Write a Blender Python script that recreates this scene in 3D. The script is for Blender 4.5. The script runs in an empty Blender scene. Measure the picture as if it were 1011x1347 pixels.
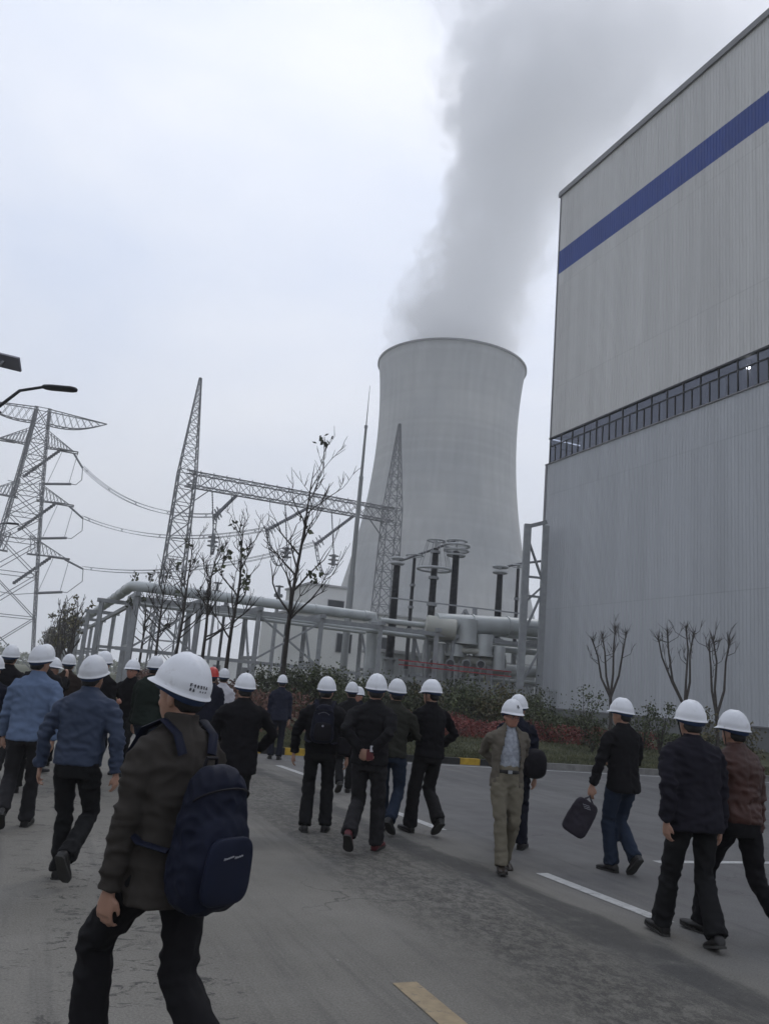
import bpy, math, random
import numpy as np
from mathutils import Vector, Matrix, noise
sc = bpy.context.scene
R = math.radians
PI = math.pi
# ------------------------------------------------------------------ camera
CAM_Z, PITCH, ROLL, FPX = 1.58, R(12.2), R(5.0), 1090.0
cd = bpy.data.cameras.new('camera'); cam = bpy.data.objects.new('camera', cd); sc.collection.objects.link(cam)
cd.sensor_fit = 'VERTICAL'; cd.sensor_height = 24.0; cd.lens = 24.0 * FPX / 1347.0
cd.clip_start = 0.1; cd.clip_end = 20000
cam.matrix_world = Matrix.Translation((0, 0, CAM_Z)) @ Matrix.Rotation(PI/2 + PITCH, 4, 'X') @ Matrix.Rotation(ROLL, 4, 'Z')
sc.camera = cam
# ------------------------------------------------------------------ sky, sun, exposure
SUN_EL, SUN_AZ = R(48), R(28)          # veiled sun ahead, a little to the right
w = bpy.data.worlds.new('World'); sc.world = w; w.use_nodes = True
nt = w.node_tree; nt.nodes.clear()
wo = nt.nodes.new('ShaderNodeOutputWorld'); bg = nt.nodes.new('ShaderNodeBackground')
sky = nt.nodes.new('ShaderNodeTexSky'); sky.sky_type = 'NISHITA'; sky.sun_disc = False
sky.sun_elevation = SUN_EL; sky.sun_rotation = SUN_AZ; sky.dust_density = 3.0
tc = nt.nodes.new('ShaderNodeTexCoord'); mp = nt.nodes.new('ShaderNodeMapping')
mp.inputs['Scale'].default_value = (1.0, 1.0, 2.2)
n1 = nt.nodes.new('ShaderNodeTexNoise'); n1.inputs['Scale'].default_value = 2.1; n1.inputs['Detail'].default_value = 6; n1.inputs['Roughness'].default_value = 0.5
n1.inputs['Distortion'].default_value = 0.25
cr = nt.nodes.new('ShaderNodeValToRGB')
cr.color_ramp.elements[0].position = 0.34; cr.color_ramp.elements[0].color = (5.5, 6.25, 7.9, 1)
cr.color_ramp.elements[1].position = 0.68; cr.color_ramp.elements[1].color = (7.9, 8.15, 8.8, 1)
mx = nt.nodes.new('ShaderNodeMix'); mx.data_type = 'RGBA'; mx.inputs['Factor'].default_value = 0.93
L = nt.links.new
L(tc.outputs['Generated'], mp.inputs['Vector']); L(mp.outputs['Vector'], n1.inputs['Vector']); L(n1.outputs['Fac'], cr.inputs['Fac'])
L(sky.outputs['Color'], mx.inputs['A']); L(cr.outputs['Color'], mx.inputs['B'])
# brighter where the veiled sun stands, dimmer behind the camera
dt = nt.nodes.new('ShaderNodeVectorMath'); dt.operation = 'DOT_PRODUCT'; dt.inputs[1].default_value = (math.sin(SUN_AZ)*math.cos(SUN_EL), math.cos(SUN_AZ)*math.cos(SUN_EL), math.sin(SUN_EL))
L(tc.outputs['Generated'], dt.inputs[0])
gr = nt.nodes.new('ShaderNodeMapRange'); gr.interpolation_type = 'SMOOTHSTEP'; gr.inputs['From Min'].default_value = -.6; gr.inputs['From Max'].default_value = 1.0; gr.inputs['To Min'].default_value = .55; gr.inputs['To Max'].default_value = 1.0
L(dt.outputs['Value'], gr.inputs['Value'])
sc2 = nt.nodes.new('ShaderNodeVectorMath'); sc2.operation = 'SCALE'; L(mx.outputs['Result'], sc2.inputs[0]); L(gr.outputs['Result'], sc2.inputs['Scale'])
L(sc2.outputs[0], bg.inputs['Color']); bg.inputs['Strength'].default_value = 0.1
L(bg.outputs['Background'], wo.inputs['Surface'])
sd = bpy.data.lights.new('sun', 'SUN'); sun = bpy.data.objects.new('sun', sd); sc.collection.objects.link(sun)
sd.energy = 0.7; sd.angle = R(18); sd.color = (1.0, 0.97, 0.92)
sdir = Vector((math.sin(SUN_AZ)*math.cos(SUN_EL), math.cos(SUN_AZ)*math.cos(SUN_EL), math.sin(SUN_EL)))
sun.rotation_euler = sdir.to_track_quat('Z', 'Y').to_euler()
sc.view_settings.view_transform = 'Standard'; sc.view_settings.look = 'None'
sc.view_settings.exposure = 0.62; sc.view_settings.gamma = 1.0
sc.cycles.max_bounces = 6; sc.cycles.volume_bounces = 4; sc.cycles.volume_step_rate = 2.0
sc.cycles.transparent_max_bounces = 16

# ------------------------------------------------------------------ layout helpers
def ray(u, v):
    dx = (u-505.5)/FPX; dy = (673.5-v)/FPX
    y = dx*math.sin(ROLL)+dy*math.cos(ROLL); x = dx*math.cos(ROLL)-dy*math.sin(ROLL)
    return x, math.cos(PITCH)-y*math.sin(PITCH), math.sin(PITCH)+y*math.cos(PITCH)
def at(u, v, Y):                       # the point seen there, Y metres ahead
    x, y, z = ray(u, v); t = Y/y
    return Vector((x*t, Y, CAM_Z+z*t))
def gp(u, v, z=0.0):                   # the point on the ground
    x, y, zz = ray(u, v); t = (z-CAM_Z)/zz
    return Vector((x*t, y*t, z))
SA, CA = math.sin(R(22)), math.cos(R(22))
def NS(n, s, z=0.0):                   # site grid: n across the road to the right, s along it
    return Vector((CA*n-SA*s, SA*n+CA*s, z))
GA = R(22)                             # the grid's turn about Z

def link(o, parent=None):
    sc.collection.objects.link(o)
    if parent: o.parent = parent
    return o
def tag(o, label=None, cat=None, group=None, kind=None):
    if label: o['label'] = label
    if cat: o['category'] = cat
    if group: o['group'] = group
    if kind: o['kind'] = kind
    return o
def thing(name, loc, label, cat, group=None, rz=0.0):
    o = bpy.data.objects.new(name, None); o.empty_display_size = 0.3
    o.location = loc; o.rotation_euler = (0, 0, rz); link(o)
    return tag(o, label, cat, group)
def copy_tree(o, parent=None):
    c = o.copy(); link(c); c.parent = parent
    for ch in list(o.children): copy_tree(ch, c)
    return c
def origin_of(p):
    v = Vector((0, 0, 0))
    while p: v = v + Vector(p.location); p = p.parent
    return v

class MB:
    def __init__(s): s.v = []; s.f = []
    def add(s, vs, fs):
        k = len(s.v); s.v.extend([tuple(p) for p in vs]); s.f.extend([tuple(i+k for i in f) for f in fs]); return s
    def merge(s, o, M=None):
        s.add([M @ Vector(p) for p in o.v] if M is not None else o.v, o.f); return s
    def box(s, c, d, rz=0.0, M=None):
        c = Vector(c); hx, hy, hz = d[0]/2, d[1]/2, d[2]/2
        rot = M if M is not None else Matrix.Rotation(rz, 3, 'Z')
        vs = [c + rot @ Vector((x*hx, y*hy, z*hz)) for z in (-1, 1) for y in (-1, 1) for x in (-1, 1)]
        return s.add(vs, [(0,2,3,1),(4,5,7,6),(0,1,5,4),(2,6,7,3),(0,4,6,2),(1,3,7,5)])
    def bar(s, p, q, w, h=None):
        p = Vector(p); q = Vector(q); d = q-p; Ln = d.length
        if Ln < 1e-6: return s
        d.normalize(); up = Vector((0,0,1)) if abs(d.z) < .95 else Vector((1,0,0))
        a = d.cross(up).normalized(); b = a.cross(d).normalized()
        h = h or w
        M = Matrix((a, d, b)).transposed()
        return s.box((p+q)/2, (w, Ln, h), M=M)
    def tube(s, pts, r, seg=8, ref=None, caps=True):
        pts = [Vector(p) for p in pts]; n = len(pts)
        rr = r if isinstance(r, (list, tuple)) and len(r) == n else [r]*n
        a = None; vs = []
        for i, p in enumerate(pts):
            t = (pts[min(i+1, n-1)]-pts[max(i-1, 0)])
            t = t.normalized() if t.length > 1e-9 else Vector((0,0,1))
            if ref is not None: a = Vector(ref)
            elif a is None: a = Vector((1,0,0)) if abs(t.x) < .8 else Vector((0,1,0))
            a = (a - t*a.dot(t)); a = a.normalized() if a.length > 1e-6 else t.orthogonal().normalized()
            b = t.cross(a)
            rx, ry = rr[i] if isinstance(rr[i], (list, tuple)) else (rr[i], rr[i])
            for k in range(seg):
                th = 2*PI*k/seg
                vs.append(p + a*(math.cos(th)*rx) + b*(math.sin(th)*ry))
        fs = []
        for i in range(n-1):
            for k in range(seg):
                k2 = (k+1) % seg
                fs.append((i*seg+k, i*seg+k2, (i+1)*seg+k2, (i+1)*seg+k))
        if caps:
            fs.append(tuple(range(seg-1, -1, -1))); fs.append(tuple((n-1)*seg+k for k in range(seg)))
        return s.add(vs, fs)
    def lathe(s, prof, seg=32, c=(0,0,0), closed=False):
        c = Vector(c); vs = []; n = len(prof)
        for r, z in prof:
            for k in range(seg):
                th = 2*PI*k/seg; vs.append(c+Vector((r*math.cos(th), r*math.sin(th), z)))
        fs = []
        for i in range(n if closed else n-1):
            j = (i+1) % n
            for k in range(seg):
                k2 = (k+1) % seg; fs.append((i*seg+k, i*seg+k2, j*seg+k2, j*seg+k))
        return s.add(vs, fs)
    def ell(s, c, r, seg=14, rings=9, M=None):
        c = Vector(c); vs = []; fs = []
        for i in range(rings+1):
            ph = PI*(0.02+0.96*i/rings)
            for k in range(seg):
                th = 2*PI*k/seg
                p = Vector((r[0]*math.sin(ph)*math.cos(th), r[1]*math.sin(ph)*math.sin(th), -r[2]*math.cos(ph)))
                vs.append(c + (M @ p if M is not None else p))
        for i in range(rings):
            for k in range(seg):
                k2 = (k+1) % seg; fs.append((i*seg+k, i*seg+k2, (i+1)*seg+k2, (i+1)*seg+k))
        fs.append(tuple(range(seg-1, -1, -1))); fs.append(tuple(rings*seg+k for k in range(seg)))
        return s.add(vs, fs)
    def torus(s, c, Rr, r, seg=24, ts=8, M=None):
        c = Vector(c); pts = []
        for k in range(seg):
            th = 2*PI*k/seg
            for j in range(ts):
                a = 2*PI*j/ts; p = Vector(((Rr+r*math.cos(a))*math.cos(th), (Rr+r*math.cos(a))*math.sin(th), r*math.sin(a)))
                pts.append(c+(M @ p if M is not None else p))
        fs = [(k*ts+j, ((k+1) % seg)*ts+j, ((k+1) % seg)*ts+(j+1) % ts, k*ts+(j+1) % ts) for k in range(seg) for j in range(ts)]
        return s.add(pts, fs)
    def build(s, name, mat, parent=None, smooth=False, local=False, loc=None):
        off = Vector((0,0,0))
        if parent is not None and not local: off = origin_of(parent)
        if loc is not None and parent is None: off = Vector(loc)
        me = bpy.data.meshes.new(name)
        me.from_pydata([(p[0]-off.x, p[1]-off.y, p[2]-off.z) for p in s.v], [], s.f)
        me.materials.append(mat)
        if smooth: me.polygons.foreach_set('use_smooth', [True]*len(me.polygons))
        me.update()
        if smooth: me.set_sharp_from_angle(angle=R(50))
        o = bpy.data.objects.new(name, me); link(o, parent)
        if loc is not None and parent is None: o.location = loc
        return o

# ------------------------------------------------------------------ materials
MC = {}
def mat(key, col, rough=0.7, var=0.12, scale=6.0, bump=0.0, bscale=60.0, metal=0.0, spec=0.35, island=0.0, col2=None, stretch=(1,1,1), detail=5):
    if key in MC: return MC[key]
    m = bpy.data.materials.new(key); m.use_nodes = True; MC[key] = m
    t = m.node_tree; b = t.nodes['Principled BSDF']; lk = t.links.new
    b.inputs['Roughness'].default_value = rough; b.inputs['Metallic'].default_value = metal
    b.inputs['Specular IOR Level'].default_value = spec
    c = t.nodes.new('ShaderNodeTexCoord'); mpn = t.nodes.new('ShaderNodeMapping'); mpn.inputs['Scale'].default_value = stretch
    lk(c.outputs['Object'], mpn.inputs['Vector'])
    nz = t.nodes.new('ShaderNodeTexNoise'); nz.inputs['Scale'].default_value = scale; nz.inputs['Detail'].default_value = detail
    lk(mpn.outputs['Vector'], nz.inputs['Vector'])
    ramp = t.nodes.new('ShaderNodeValToRGB')
    lo = [max(0, x*(1-var)) for x in col]; hi = [min(1, x*(1+var)) for x in (col2 or col)]
    ramp.color_ramp.elements[0].position = 0.3; ramp.color_ramp.elements[0].color = (*lo, 1)
    ramp.color_ramp.elements[1].position = 0.7; ramp.color_ramp.elements[1].color = (*hi, 1)
    lk(nz.outputs['Fac'], ramp.inputs['Fac']); out = ramp.outputs['Color']
    if island:
        g = t.nodes.new('ShaderNodeNewGeometry'); mr = t.nodes.new('ShaderNodeMapRange')
        mr.inputs['To Min'].default_value = 1-island; mr.inputs['To Max'].default_value = 1+island
        lk(g.outputs['Random Per Island'], mr.inputs['Value'])
        mm = t.nodes.new('ShaderNodeMix'); mm.data_type = 'RGBA'; mm.blend_type = 'MULTIPLY'; mm.inputs['Factor'].default_value = 1.0
        lk(out, mm.inputs['A']); lk(mr.outputs['Result'], mm.inputs['B']); out = mm.outputs['Result']
    lk(out, b.inputs['Base Color'])
    if bump:
        nb = t.nodes.new('ShaderNodeTexNoise'); nb.inputs['Scale'].default_value = bscale; nb.inputs['Detail'].default_value = 4
        lk(mpn.outputs['Vector'], nb.inputs['Vector'])
        bp = t.nodes.new('ShaderNodeBump'); bp.inputs['Strength'].default_value = min(1, bump); bp.inputs['Distance'].default_value = 0.01
        lk(nb.outputs['Fac'], bp.inputs['Height']); lk(bp.outputs['Normal'], b.inputs['Normal'])
    return m
def cloth(key, col, rough=0.85, var=0.05): return mat('cloth_'+key, col, rough, var, 3.0, 0.25, 700.0, spec=0.12)
M_steel = mat('galvanised_steel', (.28,.29,.30), .6, .12, 3.0)
M_lat = mat('lattice_steel', (.16,.165,.175), .6, .15, 1.0, metal=.2)
M_wire = mat('conductor', (.22,.23,.25), .5, .1, 1.0)
M_ins = mat('insulator', (.10,.105,.12), .4, .15, 2.0)
M_dark = mat('dark_metal', (.03,.032,.037), .45, .2, 4.0)
M_pipe = mat('pipe_cladding', (.46,.48,.48), .42, .10, 1.2, metal=.2)
M_white = mat('white_wall', (.62,.62,.60), .8, .08, .3)
M_bark = mat('bark', (.035,.03,.026), .9, .35, 9.0, .5, 40)
M_bark2 = mat('pale_bark', (.07,.062,.055), .9, .3, 9.0, .5, 40)
M_leafd = mat('dark_leaf', (.030,.040,.020), .6, .3, .6, island=.6, col2=(.058,.066,.028))
M_leafg = mat('green_leaf', (.045,.065,.028), .6, .3, 2.0, island=.5, col2=(.075,.085,.035))
M_leafo = mat('olive_leaf', (.075,.075,.032), .6, .3, 2.0, island=.5, col2=(.10,.085,.04))
M_leafr = mat('red_leaf', (.13,.028,.026), .6, .3, 2.0, island=.5, col2=(.19,.05,.04))
M_rust = mat('russet_twig', (.12,.06,.045), .8, .3, 2.0, island=.4)

# ------------------------------------------------------------------ ground, roads
def ground_mat():
    m = mat('grass_ground', (.045,.052,.026), .95, .3, .8, .6, 30, col2=(.075,.075,.04)); return m
def grid_sheet(name, n0, n1, s0, s1, z, m, nn=1, ss=1, zf=None):
    b = MB(); vs = []
    for j in range(ss+1):
        for i in range(nn+1):
            n = n0+(n1-n0)*i/nn; s = s0+(s1-s0)*j/ss
            p = NS(n, s, z); 
            if zf: p.z = zf(n, s)
            vs.append(p)
    fs = [(j*(nn+1)+i, j*(nn+1)+i+1, (j+1)*(nn+1)+i+1, (j+1)*(nn+1)+i) for j in range(ss) for i in range(nn)]
    b.add(vs, fs); o = b.build(name, m, smooth=True); tag(o, kind='structure'); return o
grid_sheet('ground', -2000, 2000, -2000, 2000, -0.012, ground_mat(), 4, 4)

def road_mat():
    m = bpy.data.materials.new('worn_road'); m.use_nodes = True
    t = m.node_tree; b = t.nodes['Principled BSDF']; lk = t.links.new
    b.inputs['Specular IOR Level'].default_value = .3
    c = t.nodes.new('ShaderNodeTexCoord'); rot = t.nodes.new('ShaderNodeVectorRotate'); rot.rotation_type = 'Z_AXIS'
    rot.inputs['Angle'].default_value = -GA
    lk(c.outputs['Object'], rot.inputs['Vector'])
    sp = t.nodes.new('ShaderNodeSeparateXYZ'); lk(rot.outputs['Vector'], sp.inputs['Vector'])
    def N(scale, det=6, rough=.6, stretch=(1,1,1), dist=0):
        mpn = t.nodes.new('ShaderNodeMapping'); mpn.inputs['Scale'].default_value = stretch; lk(rot.outputs['Vector'], mpn.inputs['Vector'])
        n = t.nodes.new('ShaderNodeTexNoise'); n.inputs['Scale'].default_value = scale; n.inputs['Detail'].default_value = det
        n.inputs['Roughness'].default_value = rough; n.inputs['Distortion'].default_value = dist; lk(mpn.outputs['Vector'], n.inputs['Vector']); return n.outputs['Fac']
    def MA(op, a, bb=None, cc=None, clamp=False):
        n = t.nodes.new('ShaderNodeMath'); n.operation = op; n.use_clamp = clamp
        for i, x in enumerate((a, bb, cc)):
            if x is None: continue
            if isinstance(x, (int, float)): n.inputs[i].default_value = x
            else: lk(x, n.inputs[i])
        return n.outputs[0]
    def MR(x, a, bb, c0=0, c1=1):
        n = t.nodes.new('ShaderNodeMapRange'); n.interpolation_type = 'SMOOTHSTEP'; lk(x, n.inputs['Value'])
        for k, v in zip(('From Min','From Max','To Min','To Max'), (a, bb, c0, c1)): n.inputs[k].default_value = v
        return n.outputs['Result']
    def MIX(f, a, bb):
        n = t.nodes.new('ShaderNodeMix'); n.data_type = 'RGBA'
        if isinstance(f, (int, float)): n.inputs['Factor'].default_value = f
        else: lk(f, n.inputs['Factor'])
        for k, x in (('A', a), ('B', bb)):
            if isinstance(x, tuple): n.inputs[k].default_value = (*x, 1)
            else: lk(x, n.inputs[k])
        return n.outputs['Result']
    nX = sp.outputs['X']
    big = N(.35, 5, .55); med = N(2.2, 6, .65); fine = N(70, 3, .7)
    streak = N(1.6, 6, .65, (1, .16, 1), .6)
    base = MIX(MR(big, .35, .65), (.135,.127,.111), (.182,.172,.152))
    asph = MIX(MR(big, .35, .65), (.104,.101,.100), (.134,.131,.127))
    warpn = MA('ADD', nX, MA('MULTIPLY', MA('SUBTRACT', streak, .5), 1.4))
    side = MR(warpn, 4.1, 5.4)
    col = MIX(side, base, asph)
    # muddy lighter wash and dark worn band along the lane
    def band(c0, wd):
        d = MA('ABSOLUTE', MA('SUBTRACT', warpn, c0)); return MR(d, wd, wd*.25)
    rough_pat = MA('ADD', MA('MULTIPLY', MR(N(12, 10, .92, (1, .6, 1), .15), .47, .56), .75), .22)
    b1 = MA('MULTIPLY', band(3.4, .95), rough_pat)
    col = MIX(MA('MULTIPLY', b1, .8), col, (.030,.029,.028))
    b2 = MA('MULTIPLY', band(4.15, .30), MR(med, .2, .5))
    col = MIX(MA('MULTIPLY', b2, .75), col, (.040,.039,.039))
    # scattered torn dark patches by the left lane
    spots = MR(N(5.5, 8, .78, (1, 1.4, 1), 1.0), .55, .60)
    b3 = MA('MULTIPLY', MA('MULTIPLY', band(.75, .85), spots), MR(N(.9,3,.5), .36, .5))
    col = MIX(MA('MULTIPLY', b3, .85), col, (.035,.034,.033))
    lng = MR(N(3.2, 5, .7, (1, .05, 1), .25), .5, .68)
    col = MIX(MA('MULTIPLY', lng, .35), col, (.055,.052,.050))
    tyre = MR(N(.8, 4, .6, (1.6, .12, 1), .3), .52, .72)
    col = MIX(MA('MULTIPLY', tyre, .35), col, (.06,.058,.056))
    wash = MR(N(1.3, 6, .7, (1, .3, 1), .5), .55, .75)
    col = MIX(MA('MULTIPLY', wash, .5), col, (.175,.165,.148))
    cw = t.nodes.new('ShaderNodeTexVoronoi'); cw.feature = 'DISTANCE_TO_EDGE'; cw.inputs['Scale'].default_value = .42
    dv = t.nodes.new('ShaderNodeVectorMath'); nn_ = t.nodes.new('ShaderNodeTexNoise'); nn_.inputs['Scale'].default_value = 2.5; nn_.inputs['Detail'].default_value = 6
    lk(rot.outputs['Vector'], nn_.inputs['Vector']); sv = t.nodes.new('ShaderNodeVectorMath'); sv.operation = 'SCALE'; sv.inputs['Scale'].default_value = .55; lk(nn_.outputs['Color'], sv.inputs[0])
    lk(rot.outputs['Vector'], dv.inputs[0]); lk(sv.outputs[0], dv.inputs[1]); lk(dv.outputs[0], cw.inputs['Vector'])
    crack = MA('MULTIPLY', MR(cw.outputs['Distance'], .006, .001), MR(N(.5, 3, .5), .5, .62))
    col = MIX(MA('MULTIPLY', crack, .6), col, (.04,.038,.035))
    grain = MA('MULTIPLY', MR(fine, .3, .7, .80, 1.2), MR(N(210, 2, .6), .3, .7, .86, 1.14))
    speck = MR(N(20, 3, .6), .69, .72)
    col = MIX(MA('MULTIPLY', speck, .5), col, (.26,.25,.23))
    g = t.nodes.new('ShaderNodeMix'); g.data_type = 'RGBA'; g.blend_type = 'MULTIPLY'; g.inputs['Factor'].default_value = 1
    lk(col, g.inputs['A']); lk(grain, g.inputs['B']); lk(g.outputs['Result'], b.inputs['Base Color'])
    lk(MR(med, .3, .7, .72, .92), b.inputs['Roughness'])
    bp = t.nodes.new('ShaderNodeBump'); bp.inputs['Strength'].default_value = .5; bp.inputs['Distance'].default_value = .006
    lk(MA('SUBTRACT', MA('ADD', fine, MA('MULTIPLY', med, .6)), MA('ADD', b1, b3)), bp.inputs['Height']); lk(bp.outputs['Normal'], b.inputs['Normal'])
    return m
M_road = road_mat()
KS, KN = 18.75, 4.55                   # kerb line of the planted corner
grid_sheet('road', -9.0, 4.5, -20, 46, 0.0, M_road, 2, 8)
grid_sheet('side_road', -140, -9.0, 30, 46, 0.0, M_road, 4, 2)
grid_sheet('side_road', 4.5, 160, -20, KS, 0.0, M_road, 4, 2)
def paint(key, col):
    m = mat(key, col, .7, .15, 14, .3, 80); t = m.node_tree; b = t.nodes['Principled BSDF']; lk = t.links.new
    n = t.nodes.new('ShaderNodeTexNoise'); n.inputs['Scale'].default_value = 9; n.inputs['Detail'].default_value = 8; n.inputs['Roughness'].default_value = .8
    c = t.nodes.new('ShaderNodeTexCoord'); lk(c.outputs['Object'], n.inputs['Vector'])
    r = t.nodes.new('ShaderNodeMapRange'); r.inputs['From Min'].default_value = .34; r.inputs['From Max'].default_value = .46
    lk(n.outputs['Fac'], r.inputs['Value'])
    old = b.inputs['Base Color'].links[0].from_socket
    mxx = t.nodes.new('ShaderNodeMix'); mxx.data_type = 'RGBA'; mxx.inputs['A'].default_value = (.10,.096,.09,1)
    lk(old, mxx.inputs['B']); lk(r.outputs['Result'], mxx.inputs['Factor']); lk(mxx.outputs['Result'], b.inputs['Base Color'])
    return m
M_pw = paint('white_road_paint', (.40,.40,.39)); M_py = paint('yellow_road_paint', (.27,.21,.13))
def marking(p, q, wd, m):
    p = Vector(p); q = Vector(q); d = (q-p).normalized(); a = Vector((d.y, -d.x, 0))*wd/2
    b = MB(); k = 12; vs = []
    for i in range(k+1):
        c = p+(q-p)*i/k; vs += [c-a+Vector((0,0,.004)), c+a+Vector((0,0,.004))]
    b.add(vs, [(2*i, 2*i+1, 2*i+3, 2*i+2) for i in range(k)])
    o = b.build('lane_marking', m); tag(o, kind='structure')
for p, q in (((712,1149),(878,1214)), ((366,1007),(406,1021)), ((497,1060),(581,1092))): marking(gp(*p), gp(*q), .14, M_pw)
marking(NS(5.15,-4.5), NS(5.15,3.0), .14, M_pw)
marking(NS(5.15,24), NS(5.15,24.01), .01, M_pw)
marking(gp(520,1292)+Vector((.05,0,0)), gp(520,1292)+Vector((.05,0,0))+NS(0,-2.6), .15, M_py)
marking(gp(862,1134), gp(1011,1136)+NS(6,0), .12, M_pw)
marking(NS(6.0, KS-.42), NS(60, KS-.42), .12, M_pw)
for k in range(1, 5): marking(NS(-1.9, 3+k*8), NS(-1.9, 6.5+k*8), .14, M_pw)

# planted verge: one height-field of grass behind a kerb
def vz(n, s):
    e = min(1.0, max(0, (s-KS)/1.0), max(0, (n-KN)/1.0)); e = e*e*(3-2*e)
    k = min(1, max(0, (s-KS-2)/9.0)); k = k*k*(3-2*k)
    k2 = min(1, max(0, (s-KS-12)/12.0))
    return .10 + e*.05 + e*(k*.38 + k2*.25) + .03*e*noise.noise(Vector((n*.4, s*.4, 0)))
grid_sheet('verge', KN+.14, 64, KS+.14, 110, 0, ground_mat(), 90, 120, vz)
M_kerb = mat('kerb_stone', (.20,.195,.185), .9, .2, 5, .5, 60)
M_kyel = mat('kerb_yellow', (.42,.27,.03), .75, .25, 8, .4, 60); M_kblk = mat('kerb_black', (.022,.022,.022), .8, .2, 8, .4, 60)
def kerb_run(name, p, q, m):
    b = MB(); d = (q-p).normalized(); a = Vector((-d.y, d.x, 0))
    b.bar(p+a*.07+Vector((0,0,.065)), q+a*.07+Vector((0,0,.065)), .14, .17)
    o = b.build(name, m); tag(o, kind='structure')
for i in range(13):
    n0 = KN+.0+i*.56; kerb_run('kerb', NS(n0+.004, KS), NS(n0+.556, KS), M_kyel if i % 2 == 0 else M_kblk)
for i in range(40): kerb_run('kerb', NS(KN+7.28+i*1.0, KS), NS(KN+8.27+i*1.0, KS), M_kerb)
for i in range(30): kerb_run('kerb', NS(KN, KS+.15+(i+1)*1.0), NS(KN, KS+.16+i*1.0), M_kyel if i % 2 else M_kblk)
kerb_run('kerb', NS(-9.0, 29.9), NS(-9.0, -10), M_kerb)
grid_sheet('path', 14.0, 24.0, 46.2, 47.6, 0, mat('pale_concrete', (.42,.41,.39), .9, .1, 2), 8, 1, lambda n, s: .99)

# ------------------------------------------------------------------ leaves, trees
rnd = random.Random(7)
def leaf(mb, p, sz, r):
    a = Vector((r.gauss(0,1), r.gauss(0,1), r.gauss(0,1))).normalized(); b = a.orthogonal().normalized()
    th = r.random()*PI; c = a.cross(b); b2 = b*math.cos(th)+c*math.sin(th); c2 = a.cross(b2)
    l = sz*(.7+.6*r.random()); wd = l*.38
    mb.add([p, p+b2*l*.5+c2*wd, p+b2*l, p+b2*l*.5-c2*wd], [(0,1,2,3)])
def branching(base, h, seed, spread=1.0, start=.35, nbr=9, rise=.75, lev=3, r0=None, wob=.03, tw=1.0):
    r = random.Random(seed); trunk = MB(); br = MB(); tips = []
    r0 = r0 or h*.0105
    pts = []; rad = []; p = Vector(base)-Vector((0,0,.15)); K = 12
    for i in range(K+1):
        f = i/K; pts.append(p+Vector((h*wob*noise.noise(Vector((f*2.4, seed*1.7, 0)))*f**.5*2, h*wob*noise.noise(Vector((f*2.4, seed*1.7, 9)))*f**.5*2, h*f)))
        rad.append(r0*(1-f)**.75+.004*tw)
    trunk.tube(pts, rad, 8)
    def grow(p, d, ln, rr, lv):
        k = 5; q = [Vector(p)]; ra = [rr]
        for i in range(k):
            d = (d + Vector((r.gauss(0,.13), r.gauss(0,.13), r.gauss(0,.10)+.10))).normalized()
            q.append(q[-1]+d*ln/k); ra.append(rr*(1-.8*(i+1)/k)+.0025*tw)
        br.tube(q, ra, 5 if lv > 1 else 4)
        if lv > 1: tips.append(q[-1])
        else: tips.append(q[-1]); tips.append(q[3])
        if lv < lev:
            for c in range(r.randint(2, 4)):
                i = r.randint(1, k); dd = (d + Vector((r.gauss(0,.55), r.gauss(0,.55), r.gauss(0,.3)+.2))).normalized()
                grow(q[i], dd, ln*(.38+.3*r.random()), max(ra[i]*.65, .004*tw), lv+1)
    for b in range(nbr):
        f = start+(.97-start)*(b+r.random()*.6)/nbr; i = min(K-1, int(f*K)); t = f*K-i
        p0 = pts[i].lerp(pts[i+1], t); az = r.random()*2*PI
        d = Vector((math.cos(az), math.sin(az), rise*(1+f))).normalized()
        ln = h*(.10+.26*(1-f)**.8+.05*r.random())*spread
        grow(p0, d, ln, max(rad[i]*.55, .006*tw), 1)
    return trunk, br, tips
def bare_tree(base, h, seed, label, group, leaves=60, lm=None, ls=.13, bark=None, name='bare_tree', cat='tree', **kw):
    trunk, br, tips = branching(base, h, seed, **kw); r = random.Random(seed+99)
    t = thing(name, base, label, cat, group)
    trunk.build('trunk', bark or M_bark, t, True)
    br.build('branches', bark or M_bark, t, True)
    if leaves:
        lf = MB(); cl = [r.choice(tips) for _ in range(max(1, leaves//9))]
        for i in range(leaves):
            c = r.choice(cl); leaf(lf, c+Vector((r.gauss(0,.10), r.gauss(0,.10), r.gauss(0,.10))), ls, r)
        lf.build('leaves', lm or M_leafd, t)
    return t
def shrub(base, h, wd, seed, label, group, lm, n=900, ls=.07, name='shrub', cat='shrub', stem=0.0, bark=None):
    r = random.Random(seed); t = thing(name, base, label, cat, group)
    st = MB(); b0 = Vector(base)
    cl = []
    for i in range(11):
        az = r.random()*2*PI; rr = wd*.5*(r.random()**.6); z = stem+(h-stem)*(.18+.8*r.random()) 
        rr *= (1.15-.75*abs((z-stem)/(h-stem)-.45))
        c = b0+Vector((rr*math.cos(az), rr*math.sin(az), z)); cl.append((c, wd*(.12+.13*r.random())))
        mid = b0+Vector((rr*.25*math.cos(az), rr*.25*math.sin(az), max(stem*.9, z*.45)))
        st.tube([b0-Vector((0,0,.1)), mid, c+Vector((0,0,.1))], [.022*h/2, .014*h/2, .004], 5)
    st.build('stems', bark or M_bark, t, True)
    lf = MB()
    for i in range(n):
        c, cr_ = r.choice(cl); leaf(lf, c+Vector((r.gauss(0,.62)*cr_, r.gauss(0,.62)*cr_, r.gauss(0,.75)*cr_)), ls, r)
    lf.build('leaves', lm, t)
    return t

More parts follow.
